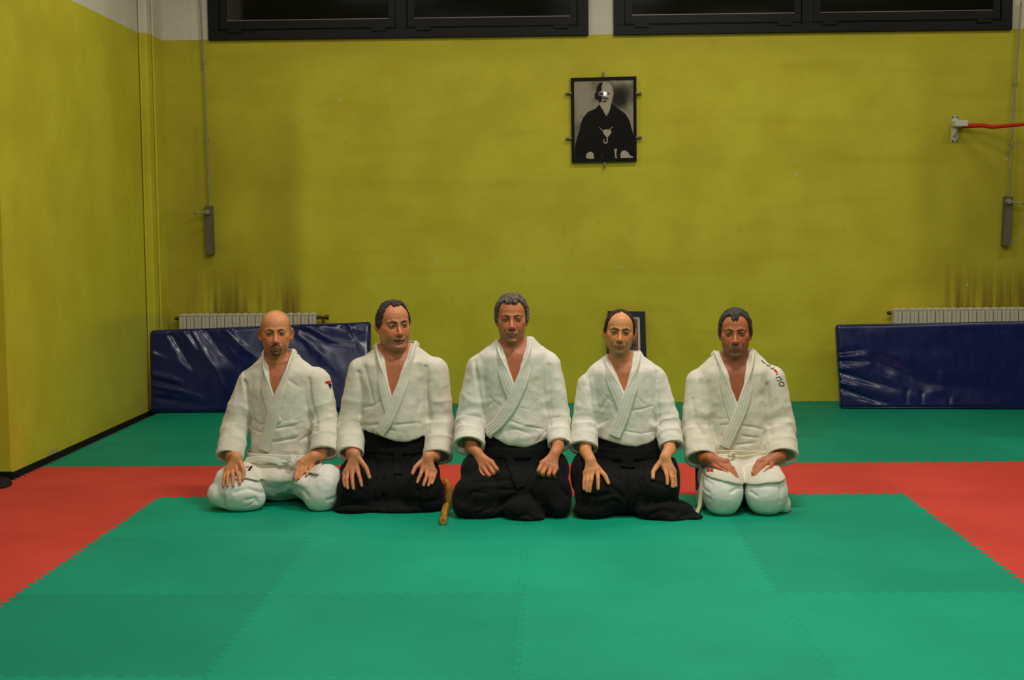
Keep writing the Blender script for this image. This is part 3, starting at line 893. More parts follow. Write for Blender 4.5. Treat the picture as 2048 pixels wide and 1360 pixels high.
def polygonise(prog, xs, ys, zs, B=12):
    """surface nets over sparse blocks"""
    ax = []
    for a in (xs, ys, zs):
        n = len(a); pad = (-(n - 1)) % B
        h = a[-1] - a[-2]
        ax.append(np.concatenate([a, a[-1] + h * np.arange(1, pad + 1)]).astype(F4))
    nb = [(len(a) - 1) // B for a in ax]
    I = np.stack(np.meshgrid(*[np.arange(n) for n in nb], indexing='ij'), -1).reshape(-1, 3)
    lo = np.stack([ax[i][I[:, i] * B] for i in range(3)], -1); hi = np.stack([ax[i][I[:, i] * B + B] for i in range(3)], -1)
    C = (lo + hi) / 2; rad = np.linalg.norm(hi - lo, axis=1) / 2
    d = run(prog, C[:, None, :])[:, 0]
    keep = np.abs(d) < rad * 1.45 + 0.016
    I, C, rad = I[keep], C[keep].astype(F4), rad[keep].astype(F4)
    loc = np.arange(B + 1)
    n1 = B + 1
    G = [ax[i][I[:, i, None] * B + loc] for i in range(3)]
    P = np.empty((len(I), n1, n1, n1, 3), F4)
    P[..., 0] = G[0][:, :, None, None]; P[..., 1] = G[1][:, None, :, None]; P[..., 2] = G[2][:, None, None, :]
    D = run(prog, P.reshape(len(I), -1, 3), C, rad).reshape(len(I), n1, n1, n1)
    N = [len(a) for a in ax]
    # grid points shared by neighbouring blocks get one value
    lm = np.zeros((n1, n1, n1), bool); lm[0] = lm[-1] = True; lm[:, 0] = lm[:, -1] = True; lm[:, :, 0] = lm[:, :, -1] = True
    fi = np.nonzero(lm)
    gid = ((I[:, 0:1] * B + fi[0]).astype(np.int64) * N[1] + (I[:, 1:2] * B + fi[1])) * N[2] + (I[:, 2:3] * B + fi[2])
    val = D[:, fi[0], fi[1], fi[2]]
    fl = gid.ravel(); od = np.argsort(fl, kind='stable'); sf = fl[od]
    st_ = np.nonzero(np.concatenate([[True], sf[1:] != sf[:-1]]))[0]
    mn = np.minimum.reduceat(val.ravel()[od], st_)
    rep = np.repeat(mn, np.diff(np.concatenate([st_, [len(sf)]])))
    nv_ = np.empty_like(rep); nv_[od] = rep
    D[:, fi[0], fi[1], fi[2]] = nv_.reshape(val.shape)
    S = D < 0
    cnt = np.zeros((len(I), B, B, B), np.int8)
    for a in (0, 1):
        for b in (0, 1):
            for c in (0, 1):
                cnt += S[:, a:a + B, b:b + B, c:c + B]
    act = np.nonzero((cnt > 0) & (cnt < 8))
    bi, ci, cj, ck = act
    gi, gj, gk = I[bi, 0] * B + ci, I[bi, 1] * B + cj, I[bi, 2] * B + ck
    cid = (gi.astype(np.int64) * N[1] + gj) * N[2] + gk
    corners = [(a, b, c) for a in (0, 1) for b in (0, 1) for c in (0, 1)]
    val = np.stack([D[bi, ci + a, cj + b, ck + c] for a, b, c in corners], 1)
    pos = np.stack([np.stack([ax[0][gi + a], ax[1][gj + b], ax[2][gk + c]], -1) for a, b, c in corners], 1)
    acc = np.zeros((len(bi), 3)); num = np.zeros(len(bi))
    for i in range(8):
        for j in range(i + 1, 8):
            if sum(abs(p - q) for p, q in zip(corners[i], corners[j])) == 1:
                va, vb = val[:, i], val[:, j]
                m = (va < 0) != (vb < 0)
                t = np.where(m, va / np.where(m, va - vb, 1), 0)
                acc += np.where(m[:, None], pos[:, i] + t[:, None] * (pos[:, j] - pos[:, i]), 0)
                num += m
    verts = acc / np.maximum(num, 1)[:, None]
    order = np.argsort(cid); sid = cid[order]
    def find(ids):
        k_ = np.searchsorted(sid, ids); k_ = np.minimum(k_, len(sid) - 1)
        return np.where(sid[k_] == ids, order[k_], -1)
    faces = []
    for axis in range(3):
        sl0 = [slice(None), slice(0, B), slice(0, B), slice(0, B)]; sl1 = list(sl0); sl1[axis + 1] = slice(1, B + 1)
        A_, Bv = S[tuple(sl0)], S[tuple(sl1)]
        e = np.nonzero(A_ != Bv)
        g = [I[e[0], i] * B + e[i + 1] for i in range(3)]
        o1, o2 = [(1, 2), (2, 0), (0, 1)][axis]
        ids = []
        for (da, db) in ((0, 0), (-1, 0), (-1, -1), (0, -1)):
            q = [x.astype(np.int64) for x in g]; q[o1] = q[o1] + da; q[o2] = q[o2] + db
            ids.append(find((q[0] * N[1] + q[1]) * N[2] + q[2]))
        qd = np.stack(ids, 1)
        fl_ = ~A_[e]
        qd[fl_] = qd[fl_][:, ::-1]
        faces.append(qd[(qd >= 0).all(1)])
    return verts, np.concatenate(faces)
def np_mesh(name, verts, faces, mat, cols=None):
    me = bpy.data.meshes.new(name)
    nv, nf = len(verts), len(faces)
    me.vertices.add(nv); me.vertices.foreach_set('co', np.ascontiguousarray(verts, dtype=F4).ravel())
    me.loops.add(nf * 4); me.loops.foreach_set('vertex_index', np.ascontiguousarray(faces, dtype=np.int32).ravel())
    me.polygons.add(nf)
    me.polygons.foreach_set('loop_start', np.arange(nf, dtype=np.int32) * 4)
    me.update(calc_edges=True); me.validate()
    me.polygons.foreach_set('use_smooth', np.ones(len(me.polygons), bool))
    if cols is not None:
        at = me.color_attributes.new('paint', 'FLOAT_COLOR', 'POINT')
        at.data.foreach_set('color', np.concatenate([cols, np.ones((nv, 1))], 1).astype(F4).ravel())
    if mat:
        me.materials.append(mat)
    return me
def vert_normals(verts, faces):
    a, b, c, d = [verts[faces[:, i]] for i in range(4)]
    fn = np.cross(c - a, d - b)
    n = np.zeros_like(verts)
    for i in range(4):
        np.add.at(n, faces[:, i], fn)
    return n / np.maximum(np.linalg.norm(n, axis=1, keepdims=True), 1e-9)
def spline(pts, n):
    pts = np.array(pts, float); m = len(pts)
    if m < 3:
        t = np.linspace(0, 1, n)[:, None]; return pts[0] * (1 - t) + pts[-1] * t
    seg = np.concatenate([[0], np.cumsum(np.linalg.norm(np.diff(pts, axis=0), axis=1))])
    s = np.linspace(0, seg[-1], n); out = []
    P = np.concatenate([[2 * pts[0] - pts[1]], pts, [2 * pts[-1] - pts[-2]]])
    for x in s:
        i = min(int(np.searchsorted(seg, x, 'right') - 1), m - 2)
        t = (x - seg[i]) / max(seg[i + 1] - seg[i], 1e-9)
        p0, p1, p2, p3 = P[i], P[i + 1], P[i + 2], P[i + 3]
        out.append(0.5 * (2 * p1 + (p2 - p0) * t + (2 * p0 - 5 * p1 + 4 * p2 - p3) * t ** 2 + (3 * p1 - p0 - 3 * p2 + p3) * t ** 3))
    return np.array(out)
def ribbon(name, pts, nrm, width, thick, mat, parent, base=None, stick=None, lift=0.0, n=48, ribs=0, wtab=None, closed=False):
    """cloth band along pts; where stick is 1 it hugs the surface of base"""
    C_ = spline(pts, n); N_ = spline(nrm, n)
    st = np.interp(np.linspace(0, 1, n), np.linspace(0, 1, len(stick)), stick) if stick is not None else np.zeros(n)
    T_ = np.gradient(C_, axis=0)
    if closed:
        T_[0] = T_[-1] = C_[1] - C_[-2]
    T_ /= np.linalg.norm(T_, axis=1, keepdims=True)
    N_ = N_ - (N_ * T_).sum(1, keepdims=True) * T_; N_ /= np.linalg.norm(N_, axis=1, keepdims=True)
    Wd = np.cross(T_, N_)
    m = 15
    a = np.linspace(-1, 1, m)
    wv = np.interp(np.linspace(0, 1, n), np.linspace(0, 1, len(wtab)), wtab) * width if wtab is not None else np.full(n, width)
    prof = thick * (1 - np.abs(a) ** 6 * 0.55)
    if ribs:
        prof = prof - 0.0016 * (np.cos(a * math.pi * ribs) > 0.55)
    out = C_[:, None, :] + Wd[:, None, :] * (a[None, :, None] * wv[:, None, None] / 2)
    inn = out.copy()
    topv = out + N_[:, None, :] * prof[None, :, None]; botv = inn - N_[:, None, :] * 0.002
    if base is not None:
        q = out.copy()
        for _ in range(3):
            d = sdf_at(base, q); g = grad_at(base, q); q = q - (d)[..., None] * g
        g = grad_at(base, q)
        top_s = q + g * (prof[None, :, None] + lift); bot_s = q + g * (lift - 0.006)
        topv = topv * (1 - st[:, None, None]) + top_s * st[:, None, None]
        botv = botv * (1 - st[:, None, None]) + bot_s * st[:, None, None]
    V = np.concatenate([topv.reshape(-1, 3), botv.reshape(-1, 3)])
    off = n * m; Fc = []
    for i in range(n - 1):
        for j in range(m - 1):
            x = i * m + j
            Fc.append((x, x + 1, x + m + 1, x + m)); Fc.append((off + x, off + x + m, off + x + m + 1, off + x + 1))
        x = i * m; Fc.append((x, x + m, off + x + m, off + x))
        x = i * m + m - 1; Fc.append((x, off + x, off + x + m, x + m))
    if not closed:
        for j in range(m - 1):
            Fc.append((j, off + j, off + j + 1, j + 1))
            x = (n - 1) * m + j; Fc.append((x, x + 1, off + x + 1, off + x))
    me = bpy.data.meshes.new(name); me.from_pydata([tuple(p) for p in V], [], Fc)
    bm = bmesh.new(); bm.from_mesh(me); bmesh.ops.recalc_face_normals(bm, faces=bm.faces); bm.to_mesh(me); bm.free()
    me.polygons.foreach_set('use_smooth', [True] * len(me.polygons)); me.set_sharp_from_angle(angle=math.radians(55))
    me.materials.append(mat)
    return link(name, me, parent)
def surface_hits(V, Fc):
    from mathutils.bvhtree import BVHTree
    tree = BVHTree.FromPolygons([tuple(map(float, p)) for p in V], [tuple(map(int, f)) for f in Fc])
    def hit(u, v):
        loc, nor, idx, dist = tree.ray_cast(Vector(CAMP), Vector(ray(u, v)))
        return (None, None) if loc is None else (np.array(loc), np.array(nor))
    return hit
def patch(name, polys, hit, mat, parent, lift=0.0015):
    """flat cloth print: pixel polygons laid on a surface"""
    vs, fs = [], []
    for poly in polys:
        q = [hit(u, v) for u, v in poly]
        q = [x for x in q if x[0] is not None]
        if len(q) < 3:
            continue
        n0 = len(vs); vs += [tuple(p + g * lift) for p, g in q]; fs.append(tuple(range(n0, n0 + len(q))))
    me = bpy.data.meshes.new(name); me.from_pydata(vs, [], fs); me.materials.append(mat)
    return link(name, me, parent)
def strokes(lines, w):
    """pixel polylines -> small quads"""
    out = []
    for ln in lines:
        for (a, b), (c, e) in zip(ln[:-1], ln[1:]):
            L = math.hypot(c - a, e - b) + 1e-9; nx, ny = -(e - b) / L * w / 2, (c - a) / L * w / 2
            ex, ey = (c - a) / L * w * 0.4, (e - b) / L * w * 0.4
            out.append([(a - ex + nx, b - ey + ny), (c + ex + nx, e + ey + ny), (c + ex - nx, e + ey - ny), (a - ex - nx, b - ey - ny)])
    return out

# ------------------------------------------------------------------ people: materials
def cloth_material(name, a, b, rough, bump_scale, bump, sheen=0.0, dist=0.0015, wr=1.0):
    k = NT(name, rough, 0.2)
    p = k.pos(); n1 = k.noise(p, 7, 4); n2 = k.noise(p, bump_scale, 2)
    k.color(k.mix(k.ramp(n1, 0.3, 0.72), a, b))
    k.b.inputs['Sheen Weight'].default_value = sheen
    w = k.n('ShaderNodeTexWave'); k.link(k.scale(p, (1, 0.4, 1)), w.inputs['Vector'])
    w.inputs['Scale'].default_value = bump_scale * 0.9; w.inputs['Distortion'].default_value = 3
    k.bump(k.math('ADD', n2, k.math('MULTIPLY', w.outputs['Fac'], 0.4)), bump, dist)
    fine = [nd for nd in k.t.nodes if nd.type == 'BUMP'][0]
    big = k.n('ShaderNodeBump'); big.inputs['Strength'].default_value = 0.24 * wr; big.inputs['Distance'].default_value = 0.012
    ridge = k.math('ABSOLUTE', k.math('SUBTRACT', k.noise(k.scale(p, (1.0, 1.0, 1.7)), 11, 2, 0.45), 0.5))
    k.link(k.math('ADD', k.math('MULTIPLY', ridge, -1.3), k.math('MULTIPLY', k.noise(p, 42, 3), 0.30)), big.inputs['Height'])
    k.link(big.outputs[0], fine.inputs['Normal'])
    return k.m
M_GI = cloth_material('white_cotton_weave', srgb(224, 217, 203), srgb(237, 231, 219), 0.85, 330, 0.35, 0.1)
M_GI_WARM = cloth_material('cream_cotton_weave', srgb(219, 210, 192), srgb(232, 225, 209), 0.85, 330, 0.35, 0.1)
M_TROUSER = cloth_material('white_trouser_cotton', srgb(232, 228, 220), srgb(242, 239, 232), 0.8, 300, 0.15, 0.1)
M_HAKAMA = cloth_material('black_cotton', srgb(9, 9, 10), srgb(15, 15, 16), 0.85, 260, 0.2, 0.03, wr=1.6)
M_BELT = cloth_material('cream_belt_cotton', srgb(205, 194, 158), srgb(222, 214, 182), 0.85, 260, 0.3)
M_BELTW = cloth_material('white_belt_cotton', srgb(218, 215, 198), srgb(230, 228, 214), 0.85, 260, 0.3)
M_INKBLK = plain('print_black', srgb(26, 24, 26), 0.7, 0.2)
M_INKRED = plain('print_red', srgb(206, 34, 24), 0.7, 0.2)
M_INKNAVY = plain('print_navy', srgb(22, 26, 44), 0.7, 0.2)
k = NT('painted_skin', 0.46, 0.4)
at = k.n('ShaderNodeVertexColor', layer_name='paint')
n1 = k.noise(k.pos(), 60, 3)
k.color(k.mix(k.math('MULTIPLY', k.ramp(n1, 0.4, 0.75), 0.16), at.outputs[0], srgb(150, 66, 44)))
k.b.inputs['Subsurface Weight'].default_value = 0.06
k.b.inputs['Subsurface Radius'].default_value = (0.012, 0.005, 0.003)
k.bump(k.noise(k.pos(), 420, 2), 0.12, 0.001)
M_SKIN = k.m
k = NT('painted_hair', 0.62, 0.25)
at = k.n('ShaderNodeVertexColor', layer_name='paint'); k.color(at.outputs[0])
k.bump(k.noise(k.scale(k.pos(), (1, 1, 0.35)), 420, 3), 0.6, 0.003)
M_HAIR = k.m
k = NT('eye_surface', 0.12, 0.5)
x, y, z = k.sep(k.obj())
rr_ = k.math('SQRT', k.math('ADD', k.math('MULTIPLY', x, x), k.math('MULTIPLY', z, z)))
iris = k.mix(k.math('GREATER_THAN', rr_, 0.0026), srgb(6, 5, 5), srgb(46, 32, 22))
k.color(k.mix(k.math('MULTIPLY', k.math('GREATER_THAN', rr_, 0.0060), 1.0), iris, srgb(168, 150, 138)))
M_EYE = k.m
M_NAIL = None
M_GOLD = plain('gold', srgb(212, 168, 60), 0.25, 0.5, metal=0.9)
LIN = lambda r, g, b: np.array(srgb(r, g, b)[:3])

def rotz(a): c, s = math.cos(a), math.sin(a); return np.array([[c, -s, 0], [s, c, 0], [0, 0, 1]])
def rotx(a): c, s = math.cos(a), math.sin(a); return np.array([[1, 0, 0], [0, c, -s], [0, s, c]])
def roty(a): c, s = math.cos(a), math.sin(a); return np.array([[c, 0, s], [0, 1, 0], [-s, 0, c]])

def skull_shapes(h, off=0.0):
    w = h.get('w', 1.0)
    o = off
    return [(ell((0, 0.014, 0.030), (0.0755 * w + o, 0.096 + o, 0.086 + o)), 0.0),
            (ell((0, -0.030, 0.042), (0.062 * w + o, 0.056 + o, 0.058 + o)), 0.02),
            (ell((0, 0.0, -0.012), (0.068 * w + o, 0.070 + o, 0.060 + o)), 0.03)]
def head_ops(fr, h):
    s = fr[2]; ops = []
    w, jw, fat = h.get('w', 1.0), h.get('jaw', 1.0), h.get('fat', 0.0)
    def U(fn, k): ops.append(('u', framed(fn, fr), k * s))
    def S(fn, k): ops.append(('s', framed(fn, fr), k * s))
    def Cr(pts, amp, wd): ops.append(('c', framed(chain(pts, [0.0] * len(pts)), fr), (amp * s, wd * s)))
    for fn, kk in skull_shapes(h):
        U(fn, kk)
    U(ell((0, -0.020, -0.046), (0.057 * jw + fat, 0.064, 0.070)), 0.03)                    # face block
    for sx in (-1, 1):
        U(ell((sx * 0.046 * w, -0.048, -0.020), (0.018, 0.022, 0.017)), 0.018)               # cheekbone
        U(ell((sx * 0.045 * jw, -0.006, -0.066), (0.014 + fat, 0.028, 0.028)), 0.03)         # jaw corner
        U(ell((sx * 0.030, -0.062, -0.045), (0.019 + fat, 0.020, 0.024)), 0.02)              # cheek
    U(ell((0, -0.071, -0.106), (0.024 * jw, 0.019, 0.015)), 0.022)                             # chin
    if fat:
        U(ell((0, -0.035, -0.108), (0.045, 0.040, 0.022)), 0.03)                              # double chin
    bz = h.get('brow', 0.0)
    U(chain([(-0.044 * w, -0.071, 0.014 + bz), (-0.024, -0.083, 0.019 + bz), (0, -0.083, 0.016 + bz), (0.024, -0.083, 0.019 + bz), (0.044 * w, -0.071, 0.014 + bz)], [0.007] * 5), 0.014)
    for sx in (-1, 1):
        S(ell((sx * 0.0315, -0.099, 0.000), (0.0190, 0.0195, 0.0130)), 0.014)              # socket
        U(ell((sx * 0.0315, -0.0735, -0.001), (0.0160, 0.0138, 0.0122)), 0.004)               # lids
        op = h.get('open', 0.0040) * 0.92
        S(ell((sx * 0.0315, -0.0885, -0.0015), (0.0148, 0.0165, op), rotz(sx * 0.25).astype(F4)), 0.0015)                  # slit
        Cr([(sx * 0.020, -0.086, -0.013), (sx * 0.032, -0.086, -0.0165), (sx * 0.044, -0.078, -0.012)], 0.0016, 0.004)   # bag
    # nose
    nl = h.get('nose', 1.0)
    U(chain([(0, -0.083, 0.010), (0, -0.092, -0.012), (0, -0.106 - 0.004 * (nl - 1), -0.037)], [0.0070 * nl, 0.0080 * nl, 0.0102 * nl]), 0.010)
    U(ell((0, -0.1055, -0.0400), (0.0132 * nl, 0.0118, 0.0100)), 0.006)
    for sx in (-1, 1):
        U(ell((sx * 0.0138 * nl, -0.0930, -0.0435), (0.0085, 0.0115, 0.0084)), 0.005)
        S(ell((sx * 0.0068, -0.1010, -0.0525), (0.0044, 0.0058, 0.0044)), 0.002)
        Cr([(sx * 0.0205, -0.089, -0.040), (sx * 0.029, -0.084, -0.056), (sx * 0.0345, -0.078, -0.074)], h.get('fold', 0.0022), 0.0055)
    # mouth
    sm = h.get('smile', 0.0)
    U(ell((0, -0.072, -0.073), (0.031, 0.020, 0.024)), 0.014)
    mz = -0.0775; mw = h.get('mouth', 0.024)
    U(chain([(-mw, -0.083, mz + 0.001 + sm), (-0.009, -0.0915, mz + 0.0062), (0, -0.0915, mz + 0.0050), (0.009, -0.0915, mz + 0.0062), (mw, -0.083, mz + 0.001 + sm)], [0.0026, 0.0046, 0.0046, 0.0046, 0.0026]), 0.005)
    U(chain([(-mw * 0.9, -0.083, mz - 0.001 + sm), (0, -0.0900, mz - 0.0078), (mw * 0.9, -0.083, mz - 0.001 + sm)], [0.003, 0.0058, 0.003]), 0.005)
    S(chain([(-mw * 1.05, -0.088, mz + sm * 1.1), (-mw * .5, -0.0965, mz + sm * .25), (0, -0.0985, mz), (mw * .5, -0.0965, mz + sm * .25), (mw * 1.05, -0.088, mz + sm * 1.1)], [h.get('gape', 0.0016)] * 5), 0.0012)
    Cr([(-0.012, -0.088, -0.0955), (0.012, -0.088, -0.0955)], 0.0030, 0.007)
    # ears
    for sx in (-1, 1):
        e = h.get('ear', 1.0)
        ex = 0.0765 * w
        R_ = (rotz(-sx * 0.50) @ rotx(-0.18)).astype(F4)
        U(ell((sx * (ex + 0.003 * e), 0.020, -0.008), (0.0075 * e, 0.0185 * e, 0.0315), R_), 0.004)
        U(ell((sx * (ex + 0.000), 0.008, -0.034), (0.0065 * e, 0.0095, 0.010)), 0.004)
        S(ell((sx * (ex + 0.0095 * e), 0.013, -0.005), (0.0065, 0.0085, 0.016), R_), 0.003)
    for cz in h.get('wrinkles', ()):
        Cr([(-0.034, -0.078, cz), (0, -0.0875, cz + 0.003), (0.034, -0.078, cz)], 0.0011, 0.003)
    if h.get('goatee'):
        Cr([(-0.026, -0.086, -0.070), (-0.016, -0.091, -0.058), (0.016, -0.091, -0.058), (0.026, -0.086, -0.070), (0.022, -0.082, -0.100), (0, -0.084, -0.112), (-0.022, -0.082, -0.100), (-0.026, -0.086, -0.070)], -0.0010, 0.008)
    return ops

def gauss(L, c, r):
    return np.exp(-(((L - np.array(c)) / np.array(r)) ** 2).sum(-1))
def seg_d(L, pts):
    return chain(pts, [0.0] * len(pts))(L.astype(F4))
def paint_body(P, N, fr, h, nails):
    R, o, s = fr
    L = ((P - o) @ R) / s
    base = h.get('skin', LIN(208, 138, 100))
    C = np.tile(base * np.array([1.0, 0.96, 0.86]), (len(P), 1)) * (1 + 0.05 * vnoise(P, 28, 2))[:, None]
    head = np.clip((L[:, 2] + 0.150) / 0.03, 0, 1) * (np.abs(L[:, 0]) < 0.12)
    def mix(m, col):
        nonlocal C
        m = np.clip(m, 0, 1)[:, None]; C = C * (1 - m) + np.asarray(col) * m
    red = h.get('red', LIN(196, 96, 66)) * np.array([0.90, 0.74, 0.64])
    chest = np.clip((-0.10 - L[:, 2]) / 0.09, 0, 1) * np.clip((L[:, 2] + 0.5) / 0.05, 0, 1) * (np.abs(L[:, 0]) < 0.11)
    mix(0.6 * chest, h.get('chest', LIN(190, 104, 74)) * 0.72)
    front = L[:, 1] < -0.03
    for sx in (-1, 1):
        mix(0.5 * gauss(L, (sx * 0.040, -0.07, -0.030), (0.022, 0.05, 0.020)) * head, red)
        mix(0.5 * gauss(L, (sx * 0.085, 0.015, -0.008), (0.02, 0.03, 0.035)) * head, red)
        # thin skin round the eyes, with the sockets' shade painted in, and dark lashes
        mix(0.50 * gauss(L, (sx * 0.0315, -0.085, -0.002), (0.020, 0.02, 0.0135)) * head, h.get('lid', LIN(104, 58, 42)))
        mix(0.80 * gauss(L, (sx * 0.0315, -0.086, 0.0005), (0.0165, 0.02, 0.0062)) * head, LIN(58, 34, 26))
        bz = h.get('brow', 0.0)
        tilt = h.get('browtilt', 0.0)
        bd = seg_d(L, [(sx * 0.013, -0.090, 0.0145 + bz - tilt), (sx * 0.030, -0.087, 0.0215 + bz), (sx * 0.048, -0.070, 0.0145 + bz)])
        fz = 1 + 0.35 * vnoise(L, 420, 3)
        mix((bd < h.get('browthick', 0.0062) * fz) * h.get('browstr', 0.85) * head * front, h['browcol'])
    mix(0.6 * gauss(L, (0, -0.105, -0.040), (0.019, 0.03, 0.016)) * head, red)
    mz = -0.0775; sm = h.get('smile', 0.0); mw = h.get('mouth', 0.024)
    lip = np.minimum(seg_d(L, [(-mw, -0.083, mz + 0.001 + sm), (0, -0.0915, mz + 0.0055), (mw, -0.083, mz + 0.001 + sm)]),
                     seg_d(L, [(-mw * 0.9, -0.083, mz - 0.001 + sm), (0, -0.0900, mz - 0.0075), (mw * 0.9, -0.083, mz - 0.001 + sm)]))
    mix(np.clip((0.0072 - lip) / 0.002, 0, 1) * 0.75 * head, h.get('lip', LIN(140, 70, 56)) * 0.8)
    inner = seg_d(L, [(-mw, -0.086, mz + sm), (0, -0.094, mz), (mw, -0.086, mz + sm)])
    mix(np.clip((h.get('gape', 0.0016) + 0.0012 - inner) / 0.001, 0, 1) * 0.85 * head * (L[:, 1] > -0.0945), LIN(52, 22, 20))
    for sx in (-1, 1):
        mix(np.clip(1 - np.linalg.norm((L - np.array([sx * 0.0068, -0.1000, -0.0520])) / np.array([0.0046, 0.0065, 0.0036]), axis=1), 0, 1) * 2.0, LIN(40, 20, 16))
    # shaved or stubbly areas
    ph = np.degrees(np.arctan2(np.abs(L[:, 0]), -L[:, 1]))
    if h.get('stubble'):
        st, scol = h['stubble']
        jawm = np.clip((-0.048 - L[:, 2]) / 0.02, 0, 1) * np.clip((L[:, 2] + 0.150) / 0.02, 0, 1)
        jawm = np.maximum(jawm, gauss(L, (0, -0.09, -0.062), (0.03, 0.04, 0.009)))
        jawm *= np.clip((0.062 - np.abs(L[:, 0])) / 0.012 + 0.4, 0, 1) * (L[:, 1] < 0.02)
        lipm = np.clip((lip - 0.006) / 0.003, 0, 1)
        mix(st * jawm * lipm * head, scol)
    if h.get('goatee'):
        gd = seg_d(L, [(-0.031, -0.081, -0.081), (-0.016, -0.092, -0.0645), (0.016, -0.092, -0.0645), (0.031, -0.081, -0.081), (0.029, -0.077, -0.100), (0.012, -0.084, -0.106), (0.0, -0.086, -0.108), (-0.012, -0.084, -0.106), (-0.029, -0.077, -0.100), (-0.031, -0.081, -0.081)])
        w_ = np.where(L[:, 2] < -0.086, 0.0165, 0.0085) * (1 + 0.25 * vnoise(L, 260, 4))
        mix(np.clip((w_ - gd) / 0.004, 0, 1) * h['goatee'][0] * np.clip((lip - 0.0055) / 0.002, 0, 1) * (L[:, 1] < -0.03), h['goatee'][1])
    if h.get('shaved') is not None:
        sc = h['shaved']
        top = np.interp(ph, [0, 50, 62, 80, 110, 150, 180], [0.3, 0.3, 0.055, 0.062, 0.070, 0.080, 0.08])
        bot = np.interp(ph, [0, 60, 75, 95, 180], [0.02, 0.02, -0.025, -0.02, -0.05])
        m = np.clip((top - L[:, 2]) / 0.012, 0, 1) * np.clip((L[:, 2] - bot) / 0.006, 0, 1) * np.clip((ph - 55) / 10, 0, 1)
        mix(0.6 * m * head, sc)
    # hands: redder knuckles, pale nails
    for (p, r, kind) in nails:
        d = np.linalg.norm(P - p, axis=1)
        if kind == 'nail':
            mix(np.clip((r - d) / 0.002, 0, 1) * 0.55, LIN(206, 150, 126))
        else:
            mix(np.exp(-(d / r) ** 2) * 0.5, red)
    return np.clip(C, 0, 1)

HAIRLINES = {
    'full_curly': ([0, 15, 30, 40, 52, 64, 76, 86, 100, 130, 180], [0.074, 0.076, 0.088, 0.084, 0.060, 0.022, -0.020, -0.012, -0.028, -0.060, -0.066]),
    'receding': ([0, 10, 20, 34, 46, 58, 70, 84, 100, 130, 180], [0.104, 0.098, 0.106, 0.107, 0.088, 0.046, 0.006, -0.002, -0.026, -0.060, -0.066]),
    'fringe': ([0, 15, 30, 42, 52, 62, 74, 86, 100, 130, 180], [0.112, 0.109, 0.106, 0.094, 0.062, 0.026, -0.012, -0.010, -0.026, -0.060, -0.066]),
    'peak': ([0, 8, 18, 28, 38, 50, 62, 75, 86, 100, 130, 180], [0.062, 0.066, 0.086, 0.090, 0.084, 0.062, 0.020, -0.018, -0.014, -0.028, -0.060, -0.066]),
}
def build_hair(fr, h, parent):
    s = fr[2]
    t = h.get('hair_t', 0.010)
    prog = []
    for fn, kk in skull_shapes(h, t):
        prog.append(('u', framed(fn, fr), (kk + 0.004) * s))
    tab = HAIRLINES[h['hair']]
    def line(L):
        ph = np.degrees(np.arctan2(np.abs(L[..., 0]), -L[..., 1]))
        jit = 0.004 * np.sin(ph * 0.9 + 40 * L[..., 0]) + 0.003 * np.sin(ph * 2.3)
        return ((np.interp(ph, tab[0], tab[1]) + jit - L[..., 2]) * 0.7).astype(F4)
    prog.append(('i', framed(line, fr), 0.010 * s))
    R, o, s = fr
    g = 0.0028
    lo = o - 0.14 * s; hi = o + 0.15 * s
    V, Fc = polygonise(prog, *[np.arange(lo[i], hi[i], g) for i in range(3)])
    N = vert_normals(V, Fc)
    L = ((V - o) @ R) / s
    a, sc = h.get('hair_amp', 0.003), h.get('hair_scale', 90)
    stretch = np.array(h.get('hair_stretch', (1, 1, 1)))
    V = V + N * (a * (vnoise(L * stretch, sc, 6) + 0.6 * vnoise(L * stretch, sc * 2.3, 7)))[:, None]
    V = V + N * (0.006 * vnoise(L, 24, 9) * h.get('hair_lump', 0.5))[:, None]
    grey = np.clip(0.5 + 0.7 * vnoise(L * np.array([1, 1, 0.5]), 130, 3), 0, 1) * h.get('grey', 0.3)
    grey = np.clip(grey + h.get('grey_side', 0.0) * np.clip((0.05 - L[:, 2]) / 0.06, 0, 1), 0, 1)
    C = h['haircol'] * (1 - grey[:, None]) + h.get('greycol', LIN(140, 132, 120)) * grey[:, None]
    ob = link('hair', np_mesh('hair', V, Fc, M_HAIR, C), parent)
    if h.get('wisps'):
        m = MB(); rg = random.Random(5)
        for i in range(h['wisps']):
            ang = math.radians(rg.uniform(-75, 75)); 
            x0 = math.sin(ang) * 0.055; y0 = rg.uniform(-0.035, 0.04); z0 = 0.030 + 0.087 * math.sqrt(max(0.05, 1 - (x0 / 0.077) ** 2 - ((y0 - 0.014) / 0.098) ** 2))
            q = np.array([x0, y0, z0]); d = np.array([0.4 * math.sin(ang) + rg.uniform(-.5, .5), rg.uniform(-0.6, 0.4), rg.uniform(0.35, 0.9)]); pts = []
            for j in range(5):
                pts.append(R @ (q * s) + o); q = q + d * 0.0065; d = d + np.array([rg.uniform(-.5, .5), rg.uniform(-.3, .3), -0.30])
            m.tube(pts, [0.0012, 0.0012, 0.001, 0.0008, 0.0004], 4)
        me = m.mesh('hair_wisps', None, smooth=True)
        at = me.color_attributes.new('paint', 'FLOAT_COLOR', 'POINT')
        at.data.foreach_set('color', np.tile(np.append(h['haircol'] * 1.6, 1), (len(me.vertices), 1)).astype(F4).ravel())
        me.materials.append(M_HAIR); link('hair_wisps', me, ob)
    return ob

